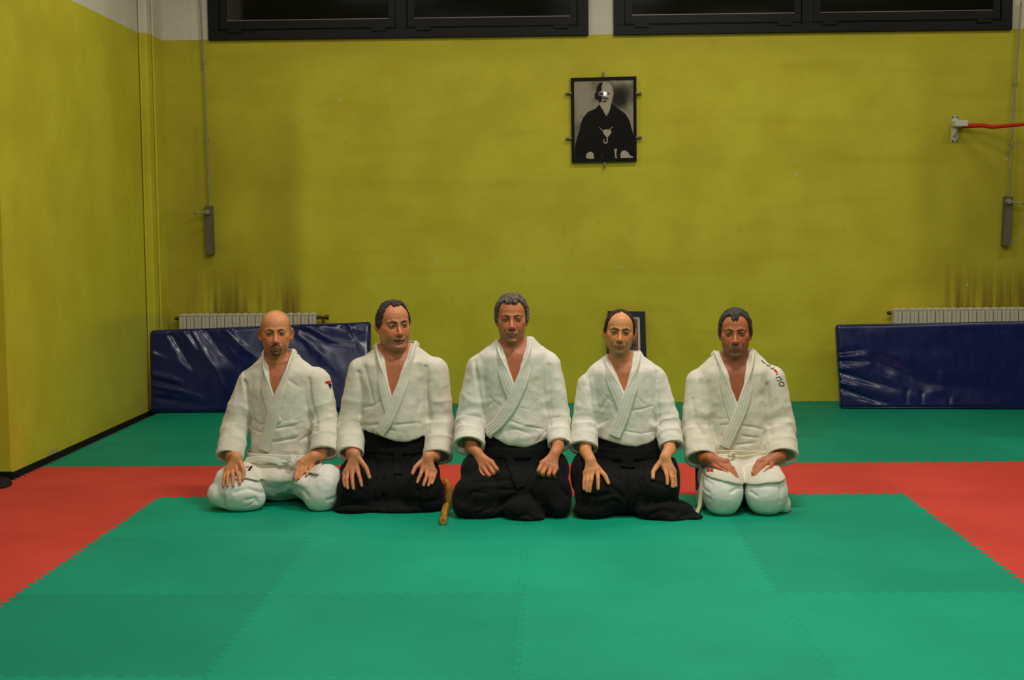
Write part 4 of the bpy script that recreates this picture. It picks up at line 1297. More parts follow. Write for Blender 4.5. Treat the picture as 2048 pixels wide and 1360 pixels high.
def build_person(d):
    h = d['head']
    Yc = onZ(*d['contact'])[1]
    Yt = Yc + d.get('torso_back', 0.33)
    px = lambda y: (y - CAMP[1]) / FPX                                  # metres per pixel at depth y
    def pt(u, v, dy=0.0, ref=None):
        return onY(u, v, (Yt if ref is None else ref) + dy)
    def pe(u, v, dy, rx, rz, ry):                                         # ellipsoid by pixel size, dy behind the knee contact
        c = onY(u, v, Yc + dy); m = px(c[1])
        return ell(c, (rx * m, ry, rz * m))
    root = empty('person', (float(pt(d['mid'], 900)[0]), Yt, 0.0)); tag(root, d['label'], 'person')
    # ---------------- torso and jacket
    rows = []
    for (v, ul, ur, ry, dy) in d['torso']:
        a, b = pt(ul, v, dy), pt(ur, v, dy)
        rows.append(((a[2] + b[2]) / 2, (a[0] + b[0]) / 2, Yt + dy, (b[0] - a[0]) / 2, ry))
    top = max(rows); m_ = px(Yt)
    rows_full = rows + [(top[0] + 9 * m_, top[1], top[2] + 0.004, top[3] * 0.84, top[4] * 0.84), (top[0] + 18 * m_, top[1], top[2] + 0.010, top[3] * 0.62, top[4] * 0.64), (top[0] + 27 * m_, top[1], top[2] + 0.016, top[3] * 0.42, top[4] * 0.46)]
    torso = loft(rows_full)
    jk = [('u', torso, 0.0)]
    if d.get('hem'):
        hx = [float(pt(u, v, -0.12)[0]) for u, v in d['hem']]; hz = [float(pt(u, v, -0.12)[2]) for u, v in d['hem']]
        jk.append(('i', lambda P: ((np.interp(P[..., 0], hx, hz) - P[..., 2]) * 0.9).astype(F4), 0.012))
    arms = []
    for side in ('L', 'R'):
        (nu, nv), (su, sv), (eu, ev), (cu, cv) = [q[:2] for q in d['arm' + side]]
        rn, rs, re, rc = [q[2] for q in d['arm' + side]]
        m = px(Yt)
        Nk, Sh, El, Cf = pt(nu, nv, 0.0), pt(su, sv, 0.0), pt(eu, ev, d.get('elbow_dy', -0.03)), pt(cu, cv, d.get('cuff_dy', -0.14))
        jk.append(('u', capsule(Nk, Sh, rn * m, rn * m), 0.05))
        jk.append(('u', chain([Sh, El, Cf + (Cf - El) * 0.25], [rs * m, re * m, rc * m]), 0.014))
        arms.append((Nk, Sh, El, Cf, rs * m, re * m, rc * m))
    base_core = list(jk)
    for (Nk, Sh, El, Cf, rs, re, rc) in arms:                             # open, hollow cuffs
        ax = (Cf - El) / np.linalg.norm(Cf - El)
        mid = El + (Cf - El) * 0.62
        jk.append(('s', capsule(mid, Cf + ax * 0.05, rc - 0.026, rc - 0.006), 0.003))
        ca, cb = Cf + ax * 0.0, Cf + ax * 0.14
        hs = halfspace(Cf, -ax)
        jk.append(('s', (lambda P, f1=capsule(ca, cb, rc * 1.8), f2=hs: np.maximum(f1(P), f2(P))), 0.002))
    base_j = list(jk)
    crs = []
    for pts, amp, wd in d.get('creases', ()):
        q = [march(base_core, u, v) for u, v in pts]
        q = [x for x in q if x is not None]
        if len(q) > 1:
            crs.append(('c', chain(q, [0.0] * len(q)), (amp * 1.3, wd * 0.85)))
    jk += crs
    vy = Yt - 0.10
    vp = [(float(onY(u, v, vy)[0]), float(onY(u, v, vy)[2])) for u, v in d['vee']]
    jk.append(('s', polyprism(vp, Yt - 0.5, Yt + 0.01), 0.004))
    # head frame
    eyeY = Yt + h.get('dy', -0.03) - 0.082
    E = onY(h['eye'][0], h['eye'][1], eyeY)
    s = h['eyechin'] * px(eyeY) / 0.120
    tocam = math.atan2(CAMP[0] - E[0], E[1] - CAMP[1])
    R = rotz(tocam + math.radians(h.get('yaw', 0))) @ rotx(math.radians(h.get('pitch', 0))) @ roty(math.radians(h.get('roll', 0)))
    o = E - R @ np.array([0, -0.082 * s, 0])
    fr = (R, o, s)
    Nb = o + R @ (np.array([0, 0.026, -0.085]) * s); Nc = np.array([o[0] * 0.6 + 0.4 * float(pt(d['mid'], 760)[0]), Yt + 0.005, o[2] - 0.225 * s])
    nr = h.get('neck', 0.056) * s
    jk.append(('s', capsule(Nc + np.array([0, -0.01, -0.01]), Nb, nr + 0.012, nr + 0.012), 0.01))
    # ---------------- lower garment
    low = []
    hipz = float(pt(d['mid'], 905)[2]) - 0.12
    X0 = float(pt(d['mid'], 905)[0])
    low.append(('u', ell((X0, Yt + 0.02, hipz), (d.get('hipw', 0.19), 0.17, 0.14)), 0.0))
    knees = []
    for (ku, kv_, kdy, kr, sx) in d['knees']:
        K = onY(ku, kv_, Yc + kdy); knees.append((K, sx))
        low.append(('u', capsule((X0 + sx * 0.10, Yt, hipz), K, 0.105, kr), 0.04))
        low.append(('u', capsule(K + np.array([0, 0.02, -0.02]), (X0 + sx * 0.09, Yt + 0.17, 0.075), kr * 0.8, 0.07), 0.03))
    for e in d.get('puffs', ()):
        low.append(('u', pe(*e[:6]), e[6] if len(e) > 6 else 0.03))
    if d.get('waist'):
        wr = []
        for (v, ul, ur, ry, dy) in d['waist']:
            a, b = pt(ul, v, dy), pt(ur, v, dy)
            wr.append(((a[2] + b[2]) / 2, (a[0] + b[0]) / 2, Yt + dy, (b[0] - a[0]) / 2, ry))
        low.append(('u', loft(wr), 0.03))
    for e in d.get('carve', ()):
        low.append(('s', pe(*e[:6]), 0.02))
    base_low = list(low)
    for pts, amp, wd in d.get('lowfolds', ()):
        q = [march(base_low, u, v) for u, v in pts]
        q = [x for x in q if x is not None]
        if len(q) > 1:
            low.append(('c', chain(q, [0.0] * len(q)), (amp * (1.5 if d['hakama'] else 1.15), wd)))
    low.append(('i', lambda P: (0.002 - P[..., 2]).astype(F4), 0.004))
    # ---------------- body
    body = head_ops(fr, h)
    body.append(('u', capsule(Nb, Nc, nr * 0.98, nr * 1.05), 0.02 * s))
    body.append(('u', capsule(o + R @ (np.array([0, -0.008, -0.080]) * s), Nc + np.array([0, -0.02, 0]), 0.036 * s, 0.05), 0.03))
    body.append(('c', framed(chain([(-0.02, -0.05, -0.15), (-0.006, -0.045, -0.21)], [0, 0]), fr), (0.002, 0.012)))
    body.append(('u', loft([(r_[0], r_[1], r_[2], r_[3], r_[4] * np.interp(r_[0], [rows[-1][0], rows[0][0]], [0.82, 1.0])) for r_ in rows_full], 0.017), 0.03))
    for (Nk, Sh, El, Cf, rs, re, rc), side in zip(arms, 'LR'):
        body.append(('u', capsule(Nk, Sh, 0.034, 0.036), 0.04))
    # collar bones and breastbone
    cz = o[2] - 0.185 * s
    for sx in (-1, 1):
        q = [march(body, d['mid'] + sx * a, b_) for a, b_ in ((6, d['vee'][0][1] + 36), (26, d['vee'][0][1] + 30))]
        q = [x for x in q if x is not None]
        if len(q) > 1: body.append(('c', chain(q, [0.0] * len(q)), (-0.0035, 0.011)))
    nails = []
    allsurf = base_low + base_core
    lowclip = low
    rings = []
    for (Nk, Sh, El, Cf, rs, re, rc), side in zip(arms, 'LR'):
        H = d['hand' + side]
        con = march(base_low, *H['contact'])
        hy = con[1] if con is not None else Yc + 0.12
        hy += H.get('push', 0.0)
        fist = H.get('fist', False)
        fr_ = H.get('r', 0.0096)
        Wp = onY(H['wrist'][0], H['wrist'][1], hy + 0.070)
        def lifted(p, clear):
            for _ in range(4):
                dd = float(sdf_at(base_low, p[None])[0])
                if dd < clear:
                    p = p + grad_at(base_low, p[None])[0] * (clear - dd)
            return p
        thr = Cf * 0.72 + Wp * 0.28
        el_in = El * 0.75 + 0.25 * (Sh * 0.5 + Cf * 0.5)
        body.append(('u', chain([Sh, el_in, thr, Wp], [0.044, 0.038, 0.031, 0.0265]), 0.02))
        mc = []
        for fi, fg in enumerate(H['fingers']):
            dys = fg[3] if len(fg) > 3 and fg[3] else ((0.050, 0.022, 0.012, 0.0) if not fist else (0.030, -0.006, 0.020, 0.040))
            J = [onY(fg[0][0], fg[0][1], hy + dys[0]), onY(fg[1][0], fg[1][1], hy + dys[1])]
            if fist:
                mid3 = (fg[1][0] * .75 + fg[0][0] * .25, fg[1][1] + 7); J.append(onY(mid3[0], mid3[1], hy + dys[2])); tip = (fg[1][0] * .5 + fg[0][0] * .5, fg[1][1] + 6); J.append(onY(tip[0], tip[1], hy + dys[3]))
            else:
                a_, b_ = fg[1], fg[2]
                J.append(onY(a_[0] * .45 + b_[0] * .55, a_[1] * .45 + b_[1] * .55, hy + dys[2])); J.append(onY(b_[0], b_[1], hy + dys[3]))
            if not fist:
                J = [lifted(J[0], 0.020), lifted(J[1], 0.014), lifted(J[2], 0.010), lifted(J[3], 0.008)]
            sc = (1.0, 1.04, 1.0, 0.86)[fi]
            r0 = fr_ * sc
            mc.append(J[0])
            body.append(('u', chain([J[0], J[1], J[2], J[3]], [r0 * 1.10, r0 * 1.02, r0 * 0.93, r0 * 0.80]), 0.0035))
            body.append(('u', chain([Wp + (J[0] - Wp) * 0.12, J[0]], [0.017, r0 * 1.22]), 0.014))
            nails.append((J[0] + np.array([0, -0.008, 0.004]), 0.010, 'k')); nails.append((J[1] + np.array([0, -0.008, 0.004]), 0.008, 'k'))
            if not fist:
                nails.append((J[3] * 0.92 + J[2] * 0.08 + np.array([0, -0.004, 0.006]), 0.0065, 'nail'))
            if H.get('ring') == fi:
                rings.append((J[0] * 0.45 + J[1] * 0.55, J[1] - J[0], r0 * 1.10))
        # palm web between the knuckles
        for a_, b_ in zip(mc[:-1], mc[1:]):
            body.append(('u', capsule(a_ * 0.9 + Wp * 0.1 , b_ * 0.9 + Wp * 0.1, 0.0095), 0.010))
        if H.get('thumb'):
            tb = H['thumb']
            dys = tb[3] if len(tb) > 3 else (0.055, 0.028, 0.010)
            J = [onY(tb[i][0], tb[i][1], hy + dys[i]) for i in range(3)]
            J = [lifted(J[0], 0.018), lifted(J[1], 0.012), lifted(J[2], 0.009)]
            body.append(('u', chain([Wp * 0.75 + J[0] * 0.25, J[0], J[1], J[2]], [0.016, 0.0135, fr_ * 1.12, fr_ * 0.92]), 0.009))
            nails.append((J[2] + np.array([0, -0.005, 0.006]), 0.0075, 'nail'))
    # legs under the clothes, feet tucked below the seat
    for K, sx in knees:
        hp = (X0 + sx * 0.09, Yt + 0.02, hipz); an = (X0 + sx * 0.08, Yt + 0.20, 0.055); toe = (X0 + sx * 0.05, Yt + 0.33, 0.035)
        body.append(('u', capsule(hp, K, 0.07, 0.052), 0.02)); body.append(('u', chain([K, an, toe], [0.045, 0.035, 0.028]), 0.02))
    body.append(('u', ell((X0, Yt + 0.03, hipz + 0.02), (0.15, 0.12, 0.12)), 0.05))
    body.append(('i', lambda P: (0.004 - P[..., 2]).astype(F4), 0.003))
    fine = 0.0031
    hx0, hx1 = o[0] - 0.12 * s, o[0] + 0.12 * s
    xl = min(a[1][0] for a in arms) - 0.16; xr = max(a[1][0] for a in arms) + 0.16
    xs = np.arange(xl, xr, fine)
    y0 = Yc - 0.03; 
    ys = axis_pts([(y0, Yt + 0.02, fine), (Yt + 0.02, Yt + 0.42, 0.008)])
    hz1 = max(float(onY(H_['wrist'][0], H_['wrist'][1] - 12, Yc + 0.2)[2]) for H_ in (d['handL'], d['handR']))
    zs = axis_pts([(-0.01, 0.10, 0.009), (0.10, hz1, fine), (hz1, o[2] - 0.17 * s, 0.009), (o[2] - 0.17 * s, o[2] + 0.14 * s, fine)])
    V, Fc = polygonise(body, xs, ys, zs)
    N = vert_normals(V, Fc)
    link('body', np_mesh('body', V, Fc, M_SKIN, paint_body(V, N, fr, h, nails)), root)
    # eyes
    bm = bmesh.new(); bmesh.ops.create_uvsphere(bm, u_segments=20, v_segments=14, radius=0.0115 * s)
    me = bpy.data.meshes.new('eye'); bm.to_mesh(me); bm.free(); me.polygons.foreach_set('use_smooth', [True] * len(me.polygons)); me.materials.append(M_EYE)
    for sx in (-1, 1):
        e = link('eye', me, root); c = o + R @ (np.array([sx * 0.0315, -0.0735, -0.001]) * s)
        g = R @ rotz(math.radians(h.get('gaze', 0)))
        e.matrix_parent_inverse = Matrix.Translation(-Vector(root.location))
        e.matrix_basis = Matrix.Translation(Vector(c)) @ Matrix(g.tolist()).to_4x4()
    for c, ax, r in rings:
        ax = ax / np.linalg.norm(ax); m = MB(); a_ = np.cross(ax, [0, 0, 1]); a_ /= np.linalg.norm(a_); b_ = np.cross(ax, a_)
        m.tube([c + (a_ * math.cos(t) + b_ * math.sin(t)) * (r + 0.0008) for t in np.linspace(0, 2 * math.pi, 25)], 0.0017, 6, cap=False)
        tag(m.build('finger_ring', M_GOLD, root, smooth=True), 'gold ring on a finger')
    if h.get('hair'):
        build_hair(fr, h, root)
    # ---------------- lower garment mesh
    lm = M_HAKAMA if d['hakama'] else M_TROUSER
    ex = [e for e in d.get('puffs', ())]
    lx0 = min([K[0] - 0.22 for K, _ in knees] + [float(onY(e[0] - e[3], e[1], Yc + e[2])[0]) - 0.02 for e in ex]); lx1 = max([K[0] + 0.22 for K, _ in knees] + [float(onY(e[0] + e[3], e[1], Yc + e[2])[0]) + 0.02 for e in ex])
    V, Fc = polygonise(low, np.arange(lx0, lx1, 0.005), np.arange(Yc - 0.10, Yt + 0.36, 0.005), np.arange(-0.012, hipz + 0.30, 0.005))
    N = vert_normals(V, Fc)
    fz = np.clip((V[:, 2] - 0.004) / 0.02, 0, 1)
    am = d.get('low_noise', 0.0058 if d['hakama'] else 0.0045)
    rg = 1 - 2 * np.abs(vnoise(V * np.array([1.0, 0.8, 0.55]), 17, 11))
    V = V + N * ((am * vnoise(V, 9, 12) + am * 0.6 * rg * np.clip(vnoise(V, 6, 3) + 0.3, 0, 1) + 0.0012 * vnoise(V, 45, 13)) * fz)[:, None]
    link('hakama' if d['hakama'] else 'trousers', np_mesh('lower', V, Fc, lm), root)
    # ---------------- jacket mesh
    gm = d.get('gi', M_GI)
    zlo = min(r_[0] for r_ in rows) - 0.03
    zlo = min(zlo, min(a[3][2] for a in arms) - 0.10)
    V, Fc = polygonise(jk, np.arange(xl - 0.06, xr + 0.06, 0.0049), np.arange(Yt - 0.36, Yt + 0.24, 0.0049), np.arange(zlo, o[2] + 0.02, 0.0049))
    N = vert_normals(V, Fc)
    disp = 0.0030 * vnoise(V, 11, 21) + 0.0012 * vnoise(V, 38, 22) + 0.0016 * (1 - 2.4 * np.abs(vnoise(V * np.array([1, 1, 0.7]), 24, 25)))
    rg = 1 - 2 * np.abs(vnoise(V * np.array([0.8, 0.8, 1.5]), 13, 23))
    disp += 0.0028 * rg * np.clip(vnoise(V, 5, 24) * 1.4 + 0.2, 0, 1)
    for ai, (Nk, Sh, El, Cf, rs, re, rc) in enumerate(arms):
        for (A, B_, t0, t1, n_, amp) in ((Sh, El, 0.45, 1.05, 2.4, 0.0026), (El, Cf, -0.15, 0.65, 2.2, 0.0040)):
            ax = B_ - A; Ln = np.linalg.norm(ax); ax = ax / Ln
            q = V - A; t = (q @ ax) / Ln
            rd = np.linalg.norm(q - (t * Ln)[:, None] * ax, axis=1)
            m = np.clip((t - t0) / 0.12, 0, 1) * np.clip((t1 - t) / 0.12, 0, 1) * np.clip((0.125 - rd) / 0.03, 0, 1)
            ang = np.arctan2(q[:, 1], q[:, 0])
            ph = t * n_ * 2 * math.pi + 0.9 * np.sin(ang + ai) + 1.6 * vnoise(V, 12, 31 + ai)
            wv = np.sin(ph); disp += amp * m * np.where(wv > 0, wv ** 2, -np.abs(wv) ** 0.7 * 0.6)
    V = V + N * disp[:, None]
    jo = link('jacket', np_mesh('jacket', V, Fc, gm), root)
    jV, jF = V, Fc
    # cuffs: stitched hem band round each sleeve end
    for (Nk, Sh, El, Cf, rs, re, rc) in arms:
        ax = (Cf - El) / np.linalg.norm(Cf - El); a_ = np.cross(ax, [0, 1, 0]); a_ /= np.linalg.norm(a_); b_ = np.cross(ax, a_)
        pts, nr2 = [], []
        for t in np.linspace(0, 2 * math.pi, 25):
            dirv = a_ * math.cos(t) + b_ * math.sin(t); pts.append(Cf - ax * 0.017 + dirv * (rc - 0.0005)); nr2.append(dirv)
        ribbon('cuff_band', pts, nr2, 0.036, 0.0028, gm, jo, base=base_j, stick=[0.0, 0.0], n=49, closed=True)
    # ---------------- lapels
    def lapel(name, line, lift, first):
        pts, nrm, st = [], [], []
        n = len(line)
        for i, (u, v) in enumerate(line):
            q = march(base_core, u, v)
            if q is None or i == 0:
                q = onY(u, v, Yt - 0.015); g = np.array([0.45 * (1 if u > d['mid'] else -1), -0.75, 0.45]); st.append(0.0)
            else:
                g = grad_at(base_core, q[None])[0]; st.append(1.0 if i > 1 else 0.55)
            pts.append(q); nrm.append(g)
        sx = 1 if line[0][0] > d['mid'] else -1
        side = pts[0]
        bx = Nc[0]
        bk = np.array([bx, Yt + nr + 0.016, side[2] + 0.002])
        p1 = np.array([side[0] + sx * 0.004, Yt + 0.030, side[2] + 0.002])
        pre = [bk + np.array([-sx * 0.01, 0, 0]), np.array([bx + sx * 0.035, Yt + nr + 0.006, side[2] + 0.002]), p1]
        pren = [np.array([0, 1, 0.35]), np.array([sx * 0.6, 0.8, 0.35]), np.array([sx * 1.0, 0.05, 0.45])]
        ribbon(name, pre + pts, pren + nrm, d.get('lapel_w', 0.060), 0.0095, gm, jo, base=base_core, stick=[0, 0, 0] + st, lift=lift, n=72, ribs=4, wtab=[0.5, 0.5, 0.55, 0.78] + [1.0] * (len(pts) - 1))
    lapel('lapel', d['under'], 0.0015, False)
    lapel('lapel', d['over'], 0.0065, True)
    d['_'] = dict(px=px, jV=jV, jF=jF, pe=pe, root=root, jacket=jo, base=base_core, low=base_low, Yt=Yt, Yc=Yc, rows=rows, torso=torso, gm=gm, pt=pt, X0=X0, hipz=hipz, mats=gm)
    return d['_']

# ------------------------------------------------------------------ the five kneeling men
PEOPLE = []
PEOPLE.append(dict(
    label='bald man with dark goatee, white jacket, white belt and white trousers, knees apart', mid=556, hakama=False, gi=M_GI_WARM,
    contact=(480, 1027), hipw=0.19,
    head=dict(eye=(551, 667), eyechin=46.5, yaw=-1, roll=0, w=1.03, jaw=1.0, ear=1.2, open=0.0044, skin=LIN(222, 150, 108), browcol=LIN(60, 40, 30), browthick=0.0055, browstr=0.7,
              goatee=(0.86, LIN(50, 36, 28)), stubble=(0.25, LIN(110, 76, 56)), shaved=LIN(112, 84, 66), fold=0.0014, neck=0.054, red=LIN(206, 96, 66)),
    torso=[(742, 500, 628, 0.105, 0.0), (775, 491, 632, 0.118, 0.0), (815, 494, 632, 0.122, 0.0), (855, 500, 634, 0.120, 0.0), (895, 502, 638, 0.125, 0.0), (930, 498, 640, 0.135, 0.0), (950, 500, 636, 0.14, 0.0)],
    armL=[(535, 728, 19), (502, 765, 27), (470, 852, 28), (459, 914, 27)], armR=[(578, 724, 19), (631, 764, 31), (651, 846, 28), (648, 906, 28)],
    vee=[(531, 690), (533, 716), (538, 755), (547, 806), (560, 772), (571, 738), (582, 692)],
    over=[(585, 706), (577, 735), (566, 768), (554, 803), (545, 835), (537, 868), (528, 900)], under=[(528, 708), (528, 740), (533, 775), (543, 815), (552, 845)],
    lapel_w=0.062, elbow_dy=-0.03, cuff_dy=-0.15,
    knees=[(472, 982, 0.10, 0.085, -1), (642, 980, 0.10, 0.085, 1)],
    puffs=[(478, 985, 0.09, 48, 40, 0.10), (440, 988, 0.12, 25, 26, 0.10), (500, 998, 0.11, 30, 24, 0.08), (470, 955, 0.16, 38, 26, 0.12), (641, 988, 0.09, 36, 38, 0.09), (655, 962, 0.13, 30, 34, 0.12), (612, 965, 0.13, 24, 20, 0.08), (665, 985, 0.14, 16, 18, .08), (555, 952, 0.24, 40, 18, 0.10)],
    carve=[(566, 1016, 0.12, 36, 27, 0.17)],
    creases=[([(490, 742), (492, 775), (497, 815), (500, 850)], 0.012, 0.011), ([(618, 758), (622, 800), (634, 845)], 0.013, 0.011), ([(505, 858), (530, 868)], 0.006, 0.007), ([(545, 884), (590, 876), (632, 856)], 0.008, 0.009), ([(548, 858), (590, 850), (625, 838)], 0.005, 0.008), ([(508, 840), (520, 850), (540, 845)], 0.005, 0.008), ([(575, 760), (600, 775), (620, 768)], 0.004, 0.010), ([(560, 842), (600, 838), (626, 836)], 0.003, 0.004), ([(602, 880), (620, 868), (636, 862)], 0.008, 0.008)],
    lowfolds=[([(445, 995), (447, 1012), (455, 1022)], 0.014, 0.014), ([(470, 985), (495, 978), (520, 985), (545, 985)], 0.008, 0.009), ([(490, 1000), (510, 996), (515, 1005)], 0.008, 0.007), ([(495, 1012), (512, 1000)], 0.007, 0.006), ([(580, 985), (592, 975), (605, 980), (614, 992)], 0.016, 0.012), ([(655, 1000), (672, 995)], 0.007, 0.008), ([(635, 953), (660, 955)], 0.003, 0.006), ([(505, 950), (530, 965), (540, 975)], 0.008, 0.010), ([(600, 1000), (608, 1015)], 0.008, 0.008), ([(430, 960), (455, 945)], -0.004, 0.012)],
    handL=dict(contact=(466, 968), wrist=(473, 914), r=0.0096,
               fingers=[[(472, 938), (477, 953), (480, 968)], [(464, 938), (467, 957), (468, 973)], [(458, 941), (457, 957), (457, 972)], [(454, 944), (451, 959), (447.5, 972)]], thumb=[(482, 928), (488, 942), (486, 957)]),
    handR=dict(contact=(600, 956), wrist=(628, 911), r=0.0098,
               fingers=[[(600, 924), (594, 940), (590.5, 955)], [(606, 928), (602, 945), (596, 962)], [(614, 931), (609, 946), (601, 961)], [(622, 933), (620, 944), (614, 955)]], thumb=[(611, 917), (600, 926), (593, 938), (0.06, 0.045, 0.03)]),
))
PEOPLE.append(dict(
    label='stout dark-haired man with receding hair and open mouth, white jacket, black hakama, kneeling', mid=792, hakama=True, gi=M_GI_WARM,
    contact=(785, 1027), hipw=0.21,
    head=dict(eye=(797, 651), eyechin=48.5, yaw=17, roll=-2, w=1.0, jaw=1.10, fat=0.006, ear=1.05, open=0.0040, gaze=6, skin=LIN(214, 140, 104), browcol=LIN(62, 44, 36), browthick=0.0060, gape=0.0046, smile=0.0022, mouth=0.023, neck=0.064,
              stubble=(0.32, LIN(116, 82, 64)), hair='receding', hair_t=0.008, haircol=LIN(42, 35, 32), grey=0.2, hair_amp=0.003, hair_scale=70, hair_lump=0.9, wisps=70, fold=0.0026, wrinkles=(0.05,)),
    torso=[(722, 722, 868, 0.115, 0.0), (760, 718, 866, 0.135, 0.0), (800, 719, 864, 0.145, -0.005), (840, 716, 866, 0.155, -0.01), (872, 716, 866, 0.155, -0.01), (900, 722, 862, 0.145, 0.0)],
    armL=[(764, 711, 20), (724, 743, 28), (702, 850, 28), (701, 908, 26)], armR=[(822, 708, 20), (868, 742, 29), (880, 850, 29), (875, 914, 29)],
    vee=[(760, 684), (765, 700), (770, 725), (778, 768), (785, 798), (799, 757), (811, 716), (820, 684)],
    over=[(830, 690), (822, 722), (807, 762), (793, 800), (777, 838), (760, 866)], under=[(753, 694), (757, 725), (766, 765), (775, 803), (783, 830)],
    lapel_w=0.058, elbow_dy=-0.03, cuff_dy=-0.16,
    hem=[(690, 850), (724, 860), (755, 868), (785, 879), (812, 884), (840, 877), (860, 866), (890, 850)],
    waist=[(828, 724, 860, 0.125, 0.0), (860, 722, 862, 0.132, 0.0), (885, 722, 862, 0.14, 0.0), (915, 716, 866, 0.155, 0.0), (950, 706, 872, 0.17, -0.03)],
    knees=[(716, 980, 0.10, 0.09, -1), (846, 980, 0.10, 0.09, 1)],
    puffs=[(716, 985, 0.09, 44, 42, 0.10), (848, 985, 0.09, 42, 42, 0.10), (783, 982, 0.13, 60, 44, 0.09), (710, 1014, 0.08, 44, 14, 0.10), (800, 1016, 0.07, 70, 12, 0.08), (866, 1006, 0.12, 26, 22, 0.10), (706, 945, 0.2, 26, 30, 0.12), (852, 945, 0.2, 26, 30, 0.12)],
    creases=[([(717, 745), (722, 780), (720, 830)], 0.011, 0.011), ([(852, 735), (854, 790), (860, 840)], 0.011, 0.011), ([(724, 815), (745, 812), (765, 800)], 0.005, 0.009), ([(722, 850), (745, 850), (770, 848)], 0.005, 0.008), ([(790, 850), (830, 846), (858, 850)], 0.004, 0.008), ([(730, 735), (740, 775), (745, 800)], 0.004, 0.010), ([(838, 730), (842, 780), (838, 820)], 0.004, 0.012), ([(745, 865), (760, 855), (790, 862)], 0.004, 0.008)],
    lowfolds=[([(735, 900), (728, 930), (722, 950)], 0.008, 0.009), ([(815, 905), (826, 940), (838, 985), (842, 1015)], 0.008, 0.010), ([(752, 925), (748, 970), (745, 1015)], 0.008, 0.010), ([(672, 1015), (700, 1008), (735, 1012)], 0.008, 0.008), ([(770, 900), (766, 950), (768, 1000), (770, 1020)], 0.010, 0.008), ([(784, 905), (785, 960), (785, 1020)], 0.012, 0.008), ([(800, 905), (815, 935), (835, 900)], 0.008, 0.010), ([(745, 905), (742, 945)], 0.006, 0.010), ([(690, 1000), (720, 1004), (750, 1000)], 0.006, 0.012), ([(820, 1000), (850, 1004), (880, 998)], 0.006, 0.012)],
    handL=dict(contact=(705, 972), wrist=(710, 908), r=0.0100,
               fingers=[[(715, 941), (719, 957), (723, 972)], [(705.5, 944), (706, 961), (708, 978)], [(697, 946), (696, 962), (697, 977)], [(691, 949), (689, 961), (690, 973)]], thumb=[(722, 922), (733, 937), (739, 955)]),
    handR=dict(contact=(850, 968), wrist=(855, 914), r=0.0098,
               fingers=[[(845, 940), (841, 952), (835, 965)], [(854, 942), (852.5, 957), (847, 972)], [(863, 943), (861, 957), (856, 972)], [(870, 944), (868.5, 955), (864, 967)]], thumb=[(842, 924), (830, 935), (825, 947)]),
))
